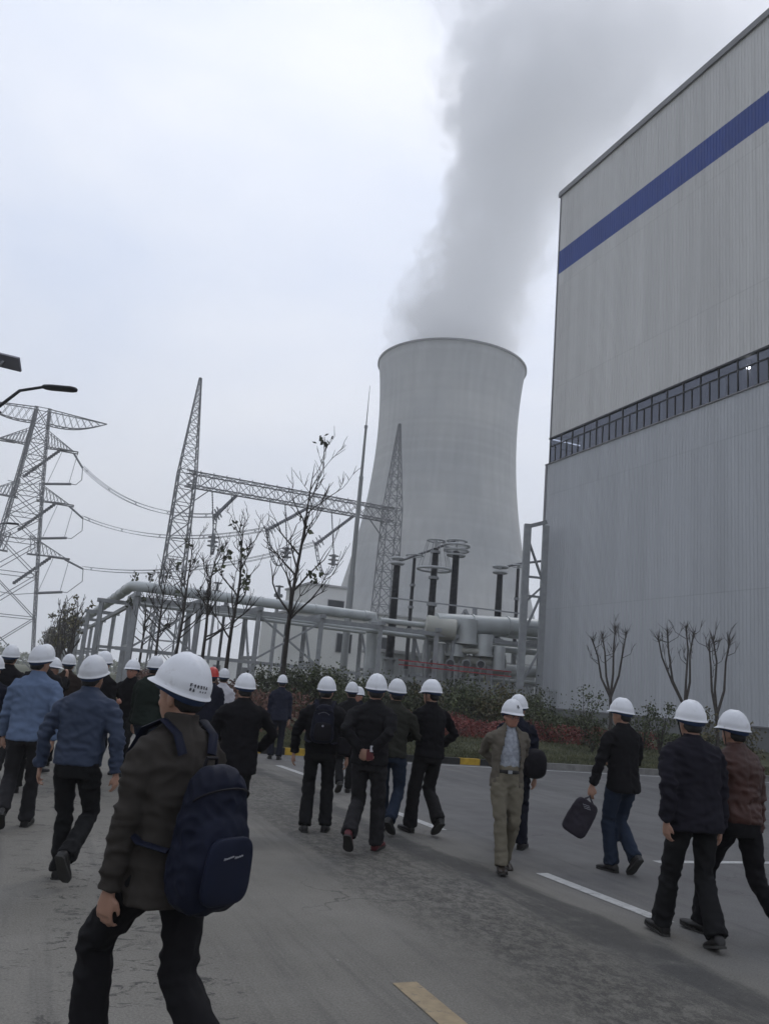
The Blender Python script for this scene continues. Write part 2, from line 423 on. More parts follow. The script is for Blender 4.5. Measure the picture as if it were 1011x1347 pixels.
TREES = [(22.6, 7.9, 'tallest dark bare tree with black leaf clumps standing before the horizontal pipe and lightning mast', 5),
         (30.2, 7.2, 'bare tree with forked crown crossing the gantry beam beside the left lattice mast', 12),
         (35.0, 6.9, 'slim bare tree carrying a few dark leaves between the two darkest forked trees', 23),
         (41.5, 7.6, 'bare tree in front of the left gantry mast with dark leaves up its crown', 31),
         (48.8, 7.0, 'bare thin tree just left of the gantry mast foot', 44),
         (55.5, 6.8, 'small bare tree at the bend of the elevated pipe', 52)]
for s, h, lab, sd_ in TREES:
    b = NS(6.6, s); b.z = vz(6.6, s)-.02
    bare_tree(b, h, sd_, lab, 'roadside trees in a row', leaves=36 if s > 25 else 32, lm=M_leafd, ls=.16+.002*s, spread=.76, nbr=15, rise=.55, r0=.066+.0005*s, wob=.02, tw=1.1+s*.018)
for i in range(34):
    s = 56+i*2.9; n = 2.7+rnd.uniform(-.6,.5); b = NS(n, s, .1)
    if i % 2: b = NS((2.0 if i % 4 == 1 else 3.2)+rnd.uniform(-.4,.4), s+1.5, .1)
    bare_tree(b, 5.3+rnd.random()*1.5, 100+i, 'thin young tree with sparse greenish leaves in the far receding row along the road', 'far roadside trees', leaves=58, lm=M_leafo, ls=.22, spread=.9, nbr=7, rise=.9, lev=2, r0=.07, tw=3.5)

# pollarded trees before the big building
def pollard(base, h, seed, label, arms, lean=0):
    r = random.Random(seed); t = thing('pollarded_tree', base, label, 'tree', 'pollarded trees before the big building')
    tr = MB(); br = MB(); b0 = Vector(base); f = b0+Vector((0, 0, h*.42))
    tr.tube([b0-Vector((0,0,.2)), b0+Vector((.03,0,h*.2)), f+Vector((lean,0,0))], [.075,.062,.055], 9)
    f = f+Vector((lean,0,0)); tr.build('trunk', M_bark2, t, True)
    for dx, dy, top in arms:
        e = b0+Vector((dx, dy, h*top)); m1 = f.lerp(e, .35)+Vector((dx*.22+r.gauss(0,.05), dy*.3, -h*.02)); m2 = f.lerp(e, .7)+Vector((dx*.10+r.gauss(0,.06), r.gauss(0,.05), 0))
        br.tube([f-Vector((0,0,.08)), m1, m2, e], [.050,.038,.030,.022], 7)
        for k in range(20):
            d = Vector((r.gauss(0,.6), r.gauss(0,.6), .5+r.random()*.6)).normalized()*(.12+.30*r.random())
            s0 = m2.lerp(e, .55+.45*r.random()**.6); br.tube([s0, s0+d*.6, s0+d+Vector((0,0,.03))], [.009,.006,.003], 4)
            br.ell(s0, (.03,.03,.03), 6, 4)
        for k in range(4):
            s0 = m1.lerp(e, .25+.7*r.random()); d = Vector((r.gauss(0,.8), r.gauss(0,.8), .9)).normalized()*(.35+.45*r.random()); q1 = s0+d*.5+Vector((d.x*.1,0,-.02)); q2 = s0+d+Vector((-d.x*.2,0,.08))
            br.tube([s0, q1, q2], [.013,.009,.004], 5)
            for z_ in range(3): dd = Vector((r.gauss(0,.6), r.gauss(0,.6), .8)).normalized()*(.12+.15*r.random()); br.tube([q1.lerp(q2, r.random()), q2+dd*.6, q2+dd], [.006,.005,.002], 4)
    br.build('branches', M_bark2, t, True)
def onverge(u, v, Y):
    p = at(u, v, Y); n = CA*p.x+SA*p.y; s = -SA*p.x+CA*p.y
    p.z = vz(n, s)-.02; return p
pollard(onverge(802,930,31), 4.35, 1, 'pollarded tree with four long upright arms, leftmost before the big building', ((-.75,0,.88),(-.32,.2,.93),(.12,0,1.0),(.5,-.1,.96)))
pollard(onverge(900,930,29), 4.35, 2, 'pollarded tree with knobbly arms spreading behind the man in the black coat, middle one', ((-.95,0,.93),(-.6,.1,1.0),(.05,.1,1.04),(.3,0,1.0)))
pollard(onverge(942,930,27), 4.0, 3, 'pollarded tree with two close forks, rightmost before the big building', ((-.12,0,1.0),(-.22,.1,.97),(.42,0,1.0)))

# bushes, hedges
SH = [(700,32,1.9,1.5,M_leafd,'dark leafy bush at the corner foot of the big building'),(722,30,1.6,1.3,M_leafg,'green bush just right of the big building corner'),
      (768,31,2.1,1.6,M_leafg,'loose green bush beside the leftmost pollarded tree'),(846,31,1.8,1.0,M_leafg,'round dark green bush on a thin stem before the big wall'),
      (868,30,1.9,1.0,M_leafg,'thin pale green bush between two pollarded trees'),(927,27,1.6,1.1,M_leafo,'sparse bush at the foot of the rightmost pollarded tree'),
      (977,27,1.5,.9,M_leafo,'wispy olive bush at the right edge of the planting'),(780,28,1.0,.9,M_leafd,'low dark green bush in front of the red planting')]
for i, (u, Y, h, wd, m_, lab) in enumerate(SH): shrub(onverge(u, 940, Y), h, wd, 200+i, lab, 'bushes before the big building', m_, 520, .085)
r_ = random.Random(5)
for i in range(26):
    u = 345+i*14.2+r_.uniform(-5,5); Y = r_.choice((33, 36, 40)) ; h = .95+r_.random()*.75; m_ = r_.choice((M_leafd, M_leafd, M_leafg, M_leafo))
    shrub(onverge(u, 920, Y), h, 1.5+r_.random()*.5, 300+i, 'dense dark shrub in the screen planting behind the walking group', 'screen planting behind the group', m_, 950, .11, stem=.35)
def stuff_leaves(name, n0, n1, s0, s1, h, m_, cnt, ls, seed, cond=None):
    r = random.Random(seed); b = MB()
    for i in range(cnt):
        n = r.uniform(n0, n1); s = r.uniform(s0, s1)
        if cond and not cond(n, s): continue
        p = NS(n, s); e = noise.noise(Vector((n*.8, s*.8, seed)))
        p.z = vz(n, s)+h*r.random()*(.75+.5*e); leaf(b, p, ls, r)
    o = b.build(name, m_); tag(o, kind='stuff'); return o
tag(stuff_leaves('red_hedge', 9, 22, 25.0, 27.6, .62, M_leafr, 15000, .085, 1), 'low mass of red leaved planting in a band across the verge', 'hedge')
tag(stuff_leaves('low_hedge', 9, 30, 29.0, 31.0, .45, M_leafg, 9000, .09, 2), 'low green planting behind the red band', 'hedge')
tag(stuff_leaves('russet_scrub', 5.6, 9, 22.0, 60, 1.0, M_rust, 12000, .11, 3), 'brown and russet scrub under the row of bare trees', 'scrub')
tag(stuff_leaves('hedge_understorey', 6, 26, 33.0, 36.5, .75, M_leafd, 16000, .11, 4), 'dark undergrowth at the foot of the screen planting', 'undergrowth')
def grass():
    r = random.Random(11); b = MB()
    for i in range(42000):
        n = KN+.2+r.random()**1.3*19; s = KS+.2+r.random()**1.5*7
        p = NS(n, s); p.z = vz(n, s)-.01; a = r.random()*2*PI; hh = .04+.07*r.random(); wv = Vector((math.cos(a), math.sin(a), 0))*.012
        b.add([p-wv, p+wv, p+Vector((r.gauss(0,.03), r.gauss(0,.03), hh))], [(0,1,2)])
    tag(b.build('grass', mat('grass_blade', (.05,.062,.026), .8, .3, 1.0, island=.4, col2=(.085,.085,.04))), 'short rough grass on the verge behind the kerb', 'grass', kind='stuff')
grass()
def far_wood():
    r = random.Random(21); b = MB()
    for i in range(16000):
        th = R(r.uniform(-40, 25)); d = r.uniform(330, 420); hh = 5+4*noise.noise(Vector((th*30, 0, 3)))
        p = Vector((math.sin(th)*d, math.cos(th)*d, r.random()*hh)); leaf(b, p, 1.5, r)
    tag(b.build('distant_trees', M_leafg), 'hazy line of distant trees on the horizon', 'trees', kind='stuff')
far_wood()

# ------------------------------------------------------------------ cooling tower
TD, TAZ = 335.0, R(4.0)
TC = Vector((TD*math.sin(TAZ), TD*math.cos(TAZ), 0))
tw = thing('cooling_tower', TC, 'huge pale grey hyperbolic concrete tower giving off steam', 'cooling tower')
prof = [(47.0,9),(44.2,18),(40.2,34),(38,43),(33.9,59),(31.8,74),(30.2,87),(29.4,98),(29.1,108),(29.3,118),(30.1,129),(30.8,136.2),(31.2,138.2)]
def smooth_prof(pr, k):
    zs = [p[1] for p in pr]; rs = [p[0] for p in pr]; z = np.linspace(zs[0], zs[-1], k)
    c = np.polyfit(zs, rs, 5); return [(float(np.polyval(c, q)), float(q)) for q in z]
pr = smooth_prof(prof, 60)
shell = pr + [(pr[-1][0]-.4, 138.95)] + [(r-.9, z) for r, z in reversed(pr)]
def concrete_tower():
    m = mat('weathered_concrete', (.29,.305,.32), .9, .10, .03, 0, detail=9, col2=(.38,.38,.37)); t = m.node_tree; b = t.nodes['Principled BSDF']; lk = t.links.new
    c = t.nodes.new('ShaderNodeTexCoord'); s = t.nodes.new('ShaderNodeSeparateXYZ'); lk(c.outputs['Object'], s.inputs['Vector'])
    # pour lifts: thin horizontal joints, and long vertical weather streaks
    mu = t.nodes.new('ShaderNodeMath'); mu.operation = 'MULTIPLY'; mu.inputs[1].default_value = 1/1.5; lk(s.outputs['Z'], mu.inputs[0])
    wn = t.nodes.new('ShaderNodeTexWhiteNoise'); wn.noise_dimensions = '1D'; fl = t.nodes.new('ShaderNodeMath'); fl.operation = 'FLOOR'; lk(mu.outputs[0], fl.inputs[0]); lk(fl.outputs[0], wn.inputs['W'])
    mr = t.nodes.new('ShaderNodeMapRange'); mr.inputs['To Min'].default_value = .93; mr.inputs['To Max'].default_value = 1.05; lk(wn.outputs['Value'], mr.inputs['Value'])
    mpn = t.nodes.new('ShaderNodeMapping'); mpn.inputs['Scale'].default_value = (.5,.5,.02); lk(c.outputs['Object'], mpn.inputs['Vector'])
    nz = t.nodes.new('ShaderNodeTexNoise'); nz.inputs['Scale'].default_value = 1.0; nz.inputs['Detail'].default_value = 6; lk(mpn.outputs['Vector'], nz.inputs['Vector'])
    mr2 = t.nodes.new('ShaderNodeMapRange'); mr2.inputs['From Min'].default_value = .3; mr2.inputs['From Max'].default_value = .7; mr2.inputs['To Min'].default_value = .9; mr2.inputs['To Max'].default_value = 1.08; lk(nz.outputs['Fac'], mr2.inputs['Value'])
    m3 = t.nodes.new('ShaderNodeMath'); m3.operation = 'MULTIPLY'; lk(mr.outputs['Result'], m3.inputs[0]); lk(mr2.outputs['Result'], m3.inputs[1])
    old = b.inputs['Base Color'].links[0].from_socket
    g = t.nodes.new('ShaderNodeMix'); g.data_type = 'RGBA'; g.blend_type = 'MULTIPLY'; g.inputs['Factor'].default_value = 1
    lk(old, g.inputs['A']); lk(m3.outputs[0], g.inputs['B']); lk(g.outputs['Result'], b.inputs['Base Color']); return m
M_tower = concrete_tower()
MB().lathe([(r, z) for r, z in shell], 128, (0,0,0), closed=True).build('shell', M_tower, tw, True, local=True)
rim = MB().lathe([(30.7,138.3),(31.85,138.3),(31.85,138.97),(30.7,138.97)], 128, closed=True)
rim.build('rim_walkway', mat('dark_concrete', (.10,.105,.11), .9, .15, .5), tw, local=True)
lg = MB()
for k in range(40):
    a0 = 2*PI*k/40
    for dd in (-.5, .5):
        a1 = a0+dd*2*PI/40; lg.bar((49.5*math.cos(a0), 49.5*math.sin(a0), -.3), (46.6*math.cos(a1), 46.6*math.sin(a1), 9.3), .9)
lg.build('leg_colonnade', M_tower, tw, local=True)

# steam plume: a real volume that drifts and spreads
def plume():
    path = [(139, 23.4, 29.5, 29.5), (150, 25.5, 31, 30), (175, 30, 32, 30), (200, 35, 33, 31), (228, 45, 35, 33), (258, 56, 50, 38), (290, 76, 74, 44), (325, 100, 98, 52), (370, 130, 125, 62)]
    b = MB(); pts = [(x, TC.y, z) for z, x, rx, ry in path]; seg = 28; vs = []
    for z, x, rx, ry in path:
        for k in range(seg):
            th = 2*PI*k/seg; q = 1.0 if z < 140 else 1.3
            vs.append((x+rx*q*math.cos(th), TC.y+ry*q*math.sin(th), z if z > 139 else 137.5))
    n = len(path); fs = [(i*seg+k, i*seg+(k+1) % seg, (i+1)*seg+(k+1) % seg, (i+1)*seg+k) for i in range(n-1) for k in range(seg)]
    fs += [tuple(range(seg-1,-1,-1)), tuple((n-1)*seg+k for k in range(seg))]
    b.add(vs, fs)
    m = bpy.data.materials.new('steam'); m.use_nodes = True; t = m.node_tree; t.nodes.clear(); lk = t.links.new
    out = t.nodes.new('ShaderNodeOutputMaterial'); pv = t.nodes.new('ShaderNodeVolumePrincipled'); lk(pv.outputs['Volume'], out.inputs['Volume'])
    pv.inputs['Color'].default_value = (.992,.992,.995,1); pv.inputs['Anisotropy'].default_value = .25
    g = t.nodes.new('ShaderNodeTexCoord'); nz0 = t.nodes.new('ShaderNodeTexNoise'); nz0.inputs['Scale'].default_value = .022; nz0.inputs['Detail'].default_value = 3
    lk(g.outputs['Object'], nz0.inputs['Vector'])
    sub = t.nodes.new('ShaderNodeVectorMath'); sub.operation = 'SUBTRACT'; sub.inputs[1].default_value = (.5,.5,.5); lk(nz0.outputs['Color'], sub.inputs[0])
    sc_ = t.nodes.new('ShaderNodeVectorMath'); sc_.operation = 'SCALE'; sc_.inputs['Scale'].default_value = 26; lk(sub.outputs[0], sc_.inputs[0])
    ad = t.nodes.new('ShaderNodeVectorMath'); lk(g.outputs['Object'], ad.inputs[0]); lk(sc_.outputs[0], ad.inputs[1])
    sp0 = t.nodes.new('ShaderNodeSeparateXYZ'); lk(g.outputs['Object'], sp0.inputs[0])
    sp = t.nodes.new('ShaderNodeSeparateXYZ'); lk(ad.outputs[0], sp.inputs[0])
    def MA(op, a, bb=None, clamp=False):
        nn = t.nodes.new('ShaderNodeMath'); nn.operation = op; nn.use_clamp = clamp
        for i, x in enumerate((a, bb)):
            if x is None: continue
            if isinstance(x, (int, float)): nn.inputs[i].default_value = x
            else: lk(x, nn.inputs[i])
        return nn.outputs[0]
    zf = MA('DIVIDE', MA('SUBTRACT', sp0.outputs['Z'], 139), 231, True)
    def curve(idx, scale):
        cr_ = t.nodes.new('ShaderNodeValToRGB'); el = cr_.color_ramp.elements; cr_.color_ramp.interpolation = 'B_SPLINE' if False else 'LINEAR'
        for i, pth in enumerate(path):
            x = (pth[0]-139)/231; v = pth[idx]/scale
            e = el[0] if i == 0 else (el[1] if i == 1 else el.new(min(.9999, x)))
            e.position = min(1, x); e.color = (v, v, v, 1)
        lk(zf, cr_.inputs['Fac']); s_ = t.nodes.new('ShaderNodeSeparateColor'); lk(cr_.outputs['Color'], s_.inputs[0]); return MA('MULTIPLY', s_.outputs[0], scale)
    mixw = t.nodes.new('ShaderNodeMapRange'); lk(sp0.outputs['Z'], mixw.inputs['Value'])    # no drift warp right at the mouth
    mixw.inputs['From Min'].default_value = 139; mixw.inputs['From Max'].default_value = 175
    def lerp(a, bb): return MA('ADD', a, MA('MULTIPLY', mixw.outputs['Result'], MA('SUBTRACT', bb, a)))
    X = lerp(sp0.outputs['X'], sp.outputs['X']); Y = lerp(sp0.outputs['Y'], sp.outputs['Y'])
    dx = MA('DIVIDE', MA('SUBTRACT', X, curve(1, 200)), curve(2, 200)); dy = MA('DIVIDE', MA('SUBTRACT', Y, TC.y), curve(3, 200))
    dist = MA('SQRT', MA('ADD', MA('MULTIPLY', dx, dx), MA('MULTIPLY', dy, dy)))
    nz = t.nodes.new('ShaderNodeTexNoise'); nz.inputs['Scale'].default_value = .05; nz.inputs['Detail'].default_value = 5; nz.inputs['Roughness'].default_value = .6; lk(g.outputs['Object'], nz.inputs['Vector'])
    e = MA('ADD', MA('SUBTRACT', 1.0, dist), MA('MULTIPLY', MA('SUBTRACT', nz.outputs['Fac'], .5), 1.6))
    sm = t.nodes.new('ShaderNodeMapRange'); sm.interpolation_type = 'SMOOTHSTEP'; lk(e, sm.inputs['Value']); sm.inputs['From Min'].default_value = 0.02; sm.inputs['From Max'].default_value = .20
    # denser on the windward (left) side, thinning with height
    thin = t.nodes.new('ShaderNodeMapRange'); lk(zf, thin.inputs['Value']); thin.inputs['To Min'].default_value = .13; thin.inputs['To Max'].default_value = .014
    wd = t.nodes.new('ShaderNodeMapRange'); lk(dx, wd.inputs['Value']); wd.inputs['From Min'].default_value = -.6; wd.inputs['From Max'].default_value = .8; wd.inputs['To Min'].default_value = 1.0; wd.inputs['To Max'].default_value = .30
    dens = MA('MULTIPLY', MA('MULTIPLY', sm.outputs['Result'], thin.outputs['Result']), wd.outputs['Result'])
    lk(dens, pv.inputs['Density'])
    o = b.build('steam_plume', m); tag(o, 'soft grey steam plume rising and drifting right from the cooling tower mouth', 'steam', kind='stuff')
    return o
plume()

# ------------------------------------------------------------------ big clad building on the right
BX = Vector((10.62, 52.95, 0)); BD = Vector((SA, -CA, 0)); BN = Vector((CA, SA, 0)); BL = 40.0; BW = 34.0
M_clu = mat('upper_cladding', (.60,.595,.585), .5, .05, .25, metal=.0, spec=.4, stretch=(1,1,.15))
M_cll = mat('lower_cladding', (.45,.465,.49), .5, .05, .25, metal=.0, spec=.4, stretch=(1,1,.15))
M_blue = mat('blue_cladding', (.018,.055,.27), .5, .08, .4, spec=.35)
def sheet_variation(m, joint=7.5):
    t = m.node_tree; b = t.nodes['Principled BSDF']; lk = t.links.new
    c = t.nodes.new('ShaderNodeTexCoord')
    d = t.nodes.new('ShaderNodeVectorMath'); d.operation = 'DOT_PRODUCT'; d.inputs[1].default_value = (SA, -CA, 0); lk(c.outputs['Object'], d.inputs[0])
    s = t.nodes.new('ShaderNodeSeparateXYZ'); lk(c.outputs['Object'], s.inputs['Vector'])
    def M(op, a, bb):
        n = t.nodes.new('ShaderNodeMath'); n.operation = op
        for i, x in enumerate((a, bb)):
            if isinstance(x, (int, float)): n.inputs[i].default_value = x
            elif x is not None: lk(x, n.inputs[i])
        return n.outputs[0]
    fl = M('FLOOR', M('DIVIDE', d.outputs['Value'], .82), None); fz = M('FLOOR', M('DIVIDE', s.outputs['Z'], joint), None)
    cx = t.nodes.new('ShaderNodeCombineXYZ'); lk(fl, cx.inputs[0]); lk(fz, cx.inputs[1])
    wn = t.nodes.new('ShaderNodeTexWhiteNoise'); wn.noise_dimensions = '3D'; lk(cx.outputs[0], wn.inputs['Vector'])
    mr = t.nodes.new('ShaderNodeMapRange'); mr.inputs['To Min'].default_value = .955; mr.inputs['To Max'].default_value = 1.03; lk(wn.outputs['Value'], mr.inputs['Value'])
    mpn = t.nodes.new('ShaderNodeMapping'); mpn.inputs['Scale'].default_value = (2.2, 2.2, .07); lk(c.outputs['Object'], mpn.inputs['Vector'])
    nz = t.nodes.new('ShaderNodeTexNoise'); nz.inputs['Scale'].default_value = 1; nz.inputs['Detail'].default_value = 7; nz.inputs['Roughness'].default_value = .7; lk(mpn.outputs['Vector'], nz.inputs['Vector'])
    m2 = t.nodes.new('ShaderNodeMapRange'); m2.inputs['From Min'].default_value = .3; m2.inputs['From Max'].default_value = .7; m2.inputs['To Min'].default_value = .90; m2.inputs['To Max'].default_value = 1.04; lk(nz.outputs['Fac'], m2.inputs['Value'])
    fr = M('FRACT', M('DIVIDE', s.outputs['Z'], joint), None); lap = t.nodes.new('ShaderNodeMapRange'); lk(fr, lap.inputs['Value']); lap.inputs['From Min'].default_value = 0; lap.inputs['From Max'].default_value = .008; lap.inputs['To Min'].default_value = .78; lap.inputs['To Max'].default_value = 1.0
    v = M('MULTIPLY', M('MULTIPLY', mr.outputs['Result'], m2.outputs['Result']), lap.outputs['Result'])
    old = b.inputs['Base Color'].links[0].from_socket
    g = t.nodes.new('ShaderNodeMix'); g.data_type = 'RGBA'; g.blend_type = 'MULTIPLY'; g.inputs['Factor'].default_value = 1
    lk(old, g.inputs['A']); lk(v, g.inputs['B']); lk(g.outputs['Result'], b.inputs['Base Color'])
for m_ in (M_clu, M_cll, M_blue): sheet_variation(m_)
M_trim = mat('trim_metal', (.20,.20,.21), .5, .1, 1)
M_plin = mat('plinth_render', (.16,.165,.165), .9, .15, 1.2, .4, 30)
M_in = mat('interior_dark', (.16,.165,.20), .9, .2, .3)
bl = thing('power_station_building', BX, 'very tall grey corrugated metal hall with a blue stripe and a long ribbon of windows', 'building')
def bp(k, n, z): return BX + BD*k + BN*n + Vector((0,0,z))
def clad(name, z0, z1, out, m, side='front', ln=None, pitch=.22, depth=.026, par=bl):
    b = MB(); vs = []; ln = ln or BL; prof = []
    x = 0.0
    while x < ln:
        prof += [(x, 0), (x+pitch*.55, 0), (x+pitch*.65, depth), (x+pitch*.90, depth)]; x += pitch
    prof.append((ln, 0))
    for z in (z0, z1):
        for k, d in prof:
            vs.append(bp(k, -out-d, z) if side == 'front' else bp(-out-d, k, z))
    n = len(prof); fs = [(i, i+1, n+i+1, n+i) for i in range(n-1)]
    b.add(vs, fs)
    return b.build(name, m, par)
H0, H1, H2, H3, H4, H5 = 1.48, 17.15, 19.05, 31.0, 32.75, 37.4
cu = clad('upper_wall', H2, H3, 0, M_clu); clad('top_wall', H4, H5, 0, M_clu); clad('blue_stripe', H3, H4, .004, M_blue)
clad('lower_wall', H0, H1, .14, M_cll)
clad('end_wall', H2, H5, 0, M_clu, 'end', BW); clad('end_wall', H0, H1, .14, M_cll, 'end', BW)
def slab(name, k0, k1, n0, n1, z0, z1, m, par=bl):
    b = MB(); c = bp((k0+k1)/2, (n0+n1)/2, (z0+z1)/2); b.box(c, (abs(n1-n0), abs(k1-k0), z1-z0), rz=GA); return b.build(name, m, par)
slab('roof', -.15, BL, -.15, BW, H5-.3, H5+.0, M_trim); slab('roof_edge', -.12, BL, -.14, -.02, H5+.002, H5+.10, M_trim)
slab('corner_trim', -.045, .08, -.045, .08, H2+.03, H5+.1, M_trim); slab('corner_trim', -.185, .02, -.185, .02, H0-.02, H1-.02, M_trim)
slab('inner_floor', .3, BL, .35, BW-.3, H1-.5, H1-.1, M_in); slab('inner_ceiling', .3, BL, .35, BW-.3, H2+.1, H2+.5, M_in)
slab('inner_wall', 1.5, BL, 4.2, 4.4, H1-.1, H2+.1, M_in)
slab('sill', -.20, BL, -.22, .1, H1+.002, H1+.07, M_trim); slab('head_flashing', -.06, BL, -.09, .1, H2-.10, H2-.01, M_dark)
slab('plinth', -.30, BL, -.29, .2, -.5, H0-.04, M_plin); slab('plinth_cap', -.34, BL, -.34, .1, H0-.035, H0+.03, M_trim)
slab('end_plinth', -.28, -.02, .22, BW, -.5, H0-.04, M_plin)
for k in range(1, 14): slab('inner_column', k*3+.9, k*3+1.2, .5, .8, H1-.1, H2+.1, M_trim if k % 3 else M_clu)
# ribbon window: frame and panes
fr = MB(); mz = H1+.07; zt = H1+1.28
k = 0.0; i = 0
while k < BL:
    fr.box(bp(k, -.0, (mz+H2)/2), (.065, .055, H2-.1-mz), rz=GA)
    if True: fr.box(bp(k+.62, -.0, (mz+zt)/2), (.055, .045, zt-mz), rz=GA)
    k += 1.24; i += 1
fr.box(bp(BL/2, 0, zt), (.082, BL, .05), rz=GA); fr.box(bp(BL/2, 0, mz+.03), (.084, BL, .05), rz=GA)
for q in range(12): fr.box(bp(0, q*1.24+.1, (mz+H2)/2), (.055, .09, H2-.1-mz), rz=GA)
fr.box(bp(0, 7.5, zt), (15, .08, .05), rz=GA)
rb = fr.build('window', M_dark, bl)
gm = bpy.data.materials.new('window_glass'); gm.use_nodes = True; gt_ = gm.node_tree; gt_.nodes.clear()
go = gt_.nodes.new('ShaderNodeOutputMaterial'); tr_ = gt_.nodes.new('ShaderNodeBsdfTransparent'); gg = gt_.nodes.new('ShaderNodeBsdfGlossy'); gx = gt_.nodes.new('ShaderNodeMixShader'); fz_ = gt_.nodes.new('ShaderNodeFresnel')
tr_.inputs['Color'].default_value = (.50,.54,.62,1); gg.inputs['Roughness'].default_value = .08; gg.inputs['Color'].default_value = (.75,.8,.95,1); fz_.inputs['IOR'].default_value = 2.1
gt_.links.new(fz_.outputs[0], gx.inputs[0]); gt_.links.new(tr_.outputs[0], gx.inputs[1]); gt_.links.new(gg.outputs[0], gx.inputs[2]); gt_.links.new(gx.outputs[0], go.inputs[0])
gl = MB(); gl.add([bp(0,.012,mz), bp(BL,.012,mz), bp(BL,.012,H2-.1), bp(0,.012,H2-.1)], [(0,1,2,3)]); gl.add([bp(.012,.02,mz), bp(.012,15,mz), bp(.012,15,H2-.1), bp(.012,.02,H2-.1)], [(3,2,1,0)])
gl.build('glass', gm, rb)
fb = MB()
for k0, k1 in ((3.2,4.3),(8.2,8.5),(14.7,15.2)):
    fb.box(bp((k0+k1)/2, .14, H1+.68), (.02, k1-k0, 1.15), rz=GA)
fb.build('blind', M_clu, bl)
lm = bpy.data.materials.new('lit_lamp'); lm.use_nodes = True; e_ = lm.node_tree.nodes['Principled BSDF']; e_.inputs['Emission Color'].default_value = (1,.97,.9,1); e_.inputs['Emission Strength'].default_value = 9
p = bp(16.3, .5, H2-.42); MB().ell(p, (.10,.10,.07)).build('lamp', lm, bl, True)

# open steel frame clamped to the building's far corner
ff = thing('steel_stair_frame', at(706,930,50.5)*1.0, 'tall open steel frame with diagonal braces against the corner of the big building', 'frame')
fm = MB(); fbm = MB()
x0 = 8.93; y0 = 50.9; topz = 12.6
c1 = Vector((x0+.1, y0, 0)); c2 = c1+Vector((1.25, .5, 0))
fm.bar(c1+Vector((0,0,.2)), c1+Vector((0,0,topz)), .42, .42); fm.bar(c2+Vector((0,0,.2)), c2+Vector((0,0,topz+.1)), .36, .36)
fm.build('column', M_steel, ff)
fbm.bar(c1+Vector((0,0,topz-.15)), c2+Vector((0,0,topz+.35)), .22, .25)
for za, zb in ((11.8, 9.0), (5.6, 8.6), (2.6, 5.0)): fbm.bar(c1+Vector((0,0,za)), c2+Vector((0,0,zb)), .12)
for z in (8.1, 9.3, 6.2): fbm.bar(c1+Vector((0,0,z)), c2+Vector((0,0,z+.05)), .13)
fbm.build('brace', M_steel, ff)
ff2 = MB().bar(c1+Vector((0,0,7.6)), c2+Vector((0,0,8.9)), .1); ff2.build('brace', M_steel, ff)

# ------------------------------------------------------------------ lattice work
def lattice_box(mb, A0, A1, w0, w1, ax, ay, panels, bw, lw, hshift=None):
    """four chords from A0 to A1, square section w0->w1 along axes ax, ay, X braces on the sides"""
    A0 = Vector(A0); A1 = Vector(A1)
    def c(t, i): 
        w = w0+(w1-w0)*t; sx, sy = ((-1,-1),(1,-1),(1,1),(-1,1))[i]
        return A0.lerp(A1, t)+ax*(sx*w/2)+ay*(sy*w/2)
    for i in range(4): mb.bar(c(0,i), c(1,i), lw)
    ts = [0.0]
    for k in range(panels): ts.append(ts[-1]+w0+(w1-w0)*k/panels+.35)
    ts = [t/ts[-1] for t in ts]
    for k in range(panels):
        for i in range(4):
            j = (i+1) % 4
            mb.bar(c(ts[k],i), c(ts[k+1],j), bw); mb.bar(c(ts[k],j), c(ts[k+1],i), bw)
            mb.bar(c(ts[k+1],i), c(ts[k+1],j), bw)
AXn = Vector((CA, SA, 0)); AXs = Vector((-SA, CA, 0)); UP = Vector((0,0,1))
m1 = Vector((-27.15, 109.5, 0)); m2 = Vector((1.15, 122.0, 0))
gt = thing('substation_gantry', m1, 'tall substation gantry of two peaked lattice masts joined by a long lattice beam', 'gantry')
for mpos, nm in ((m1, 0), (m2, 1)):
    b = MB(); off = AXn*(-2.6 if nm == 0 else 0)*0
    lattice_box(b, mpos+UP*(-.3)+AXn*0, mpos+UP*28.5, 3.3, 2.3, AXn, AXs, 11, .09, .17)
    lattice_box(b, mpos+UP*28.5, mpos+UP*42, 2.3, .28, AXn, AXs, 11, .07, .13)
    b.build('mast', M_lat, gt)
b = MB(); lattice_box(b, m1+UP*27.5, m2+UP*27.5, 1.9, 1.9, UP, AXs, 17, .075, .15)
for k in range(18):
    q = (m1.lerp(m2, k/17))+UP*28.5; b.bar(q, q+UP*.45, .10)
b.bar(m1+UP*24.5+AXn*1.3, m1+UP*26.5+AXn*3.4, .14); b.bar(m2+UP*24.0-AXn*1.3, m2+UP*26.5-AXn*3.6, .14)
b.build('beam', M_lat, gt)

# transmission tower
PC = Vector((-64.9, 148.0, 0)); bdir = (m1-PC); bdir.z = 0; bdir.normalize()
ax = Vector((.93, -.36, 0)).normalized(); ay = Vector((.36, .93, 0)).normalized()
ax = AXn.copy(); ay = AXs.copy()
py = thing('transmission_tower', PC, 'tall four armed lattice power line tower at the left edge', 'pylon')
b = MB()
def legpt(sx, sy, z):
    w = 1.45+(7.4-1.45)*(1-z/47.5)**1.2
    return PC+ax*(sx*w)*.78+ay*(sy*w)*.78+UP*z
zs = [0, 9, 16.5, 22.5, 27.2, 31.2, 34.8, 38.1, 41.2, 44.2, 47.4]
for sx in (-1,1):
    for sy in (-1,1):
        for i in range(len(zs)-1): # each leg is itself a slim lattice
            p, q = legpt(sx,sy,zs[i]), legpt(sx,sy,zs[i+1]); lattice_box(b, p, q, .55, .50, ax, ay, 4 if i > 1 else 7, .055, .10)
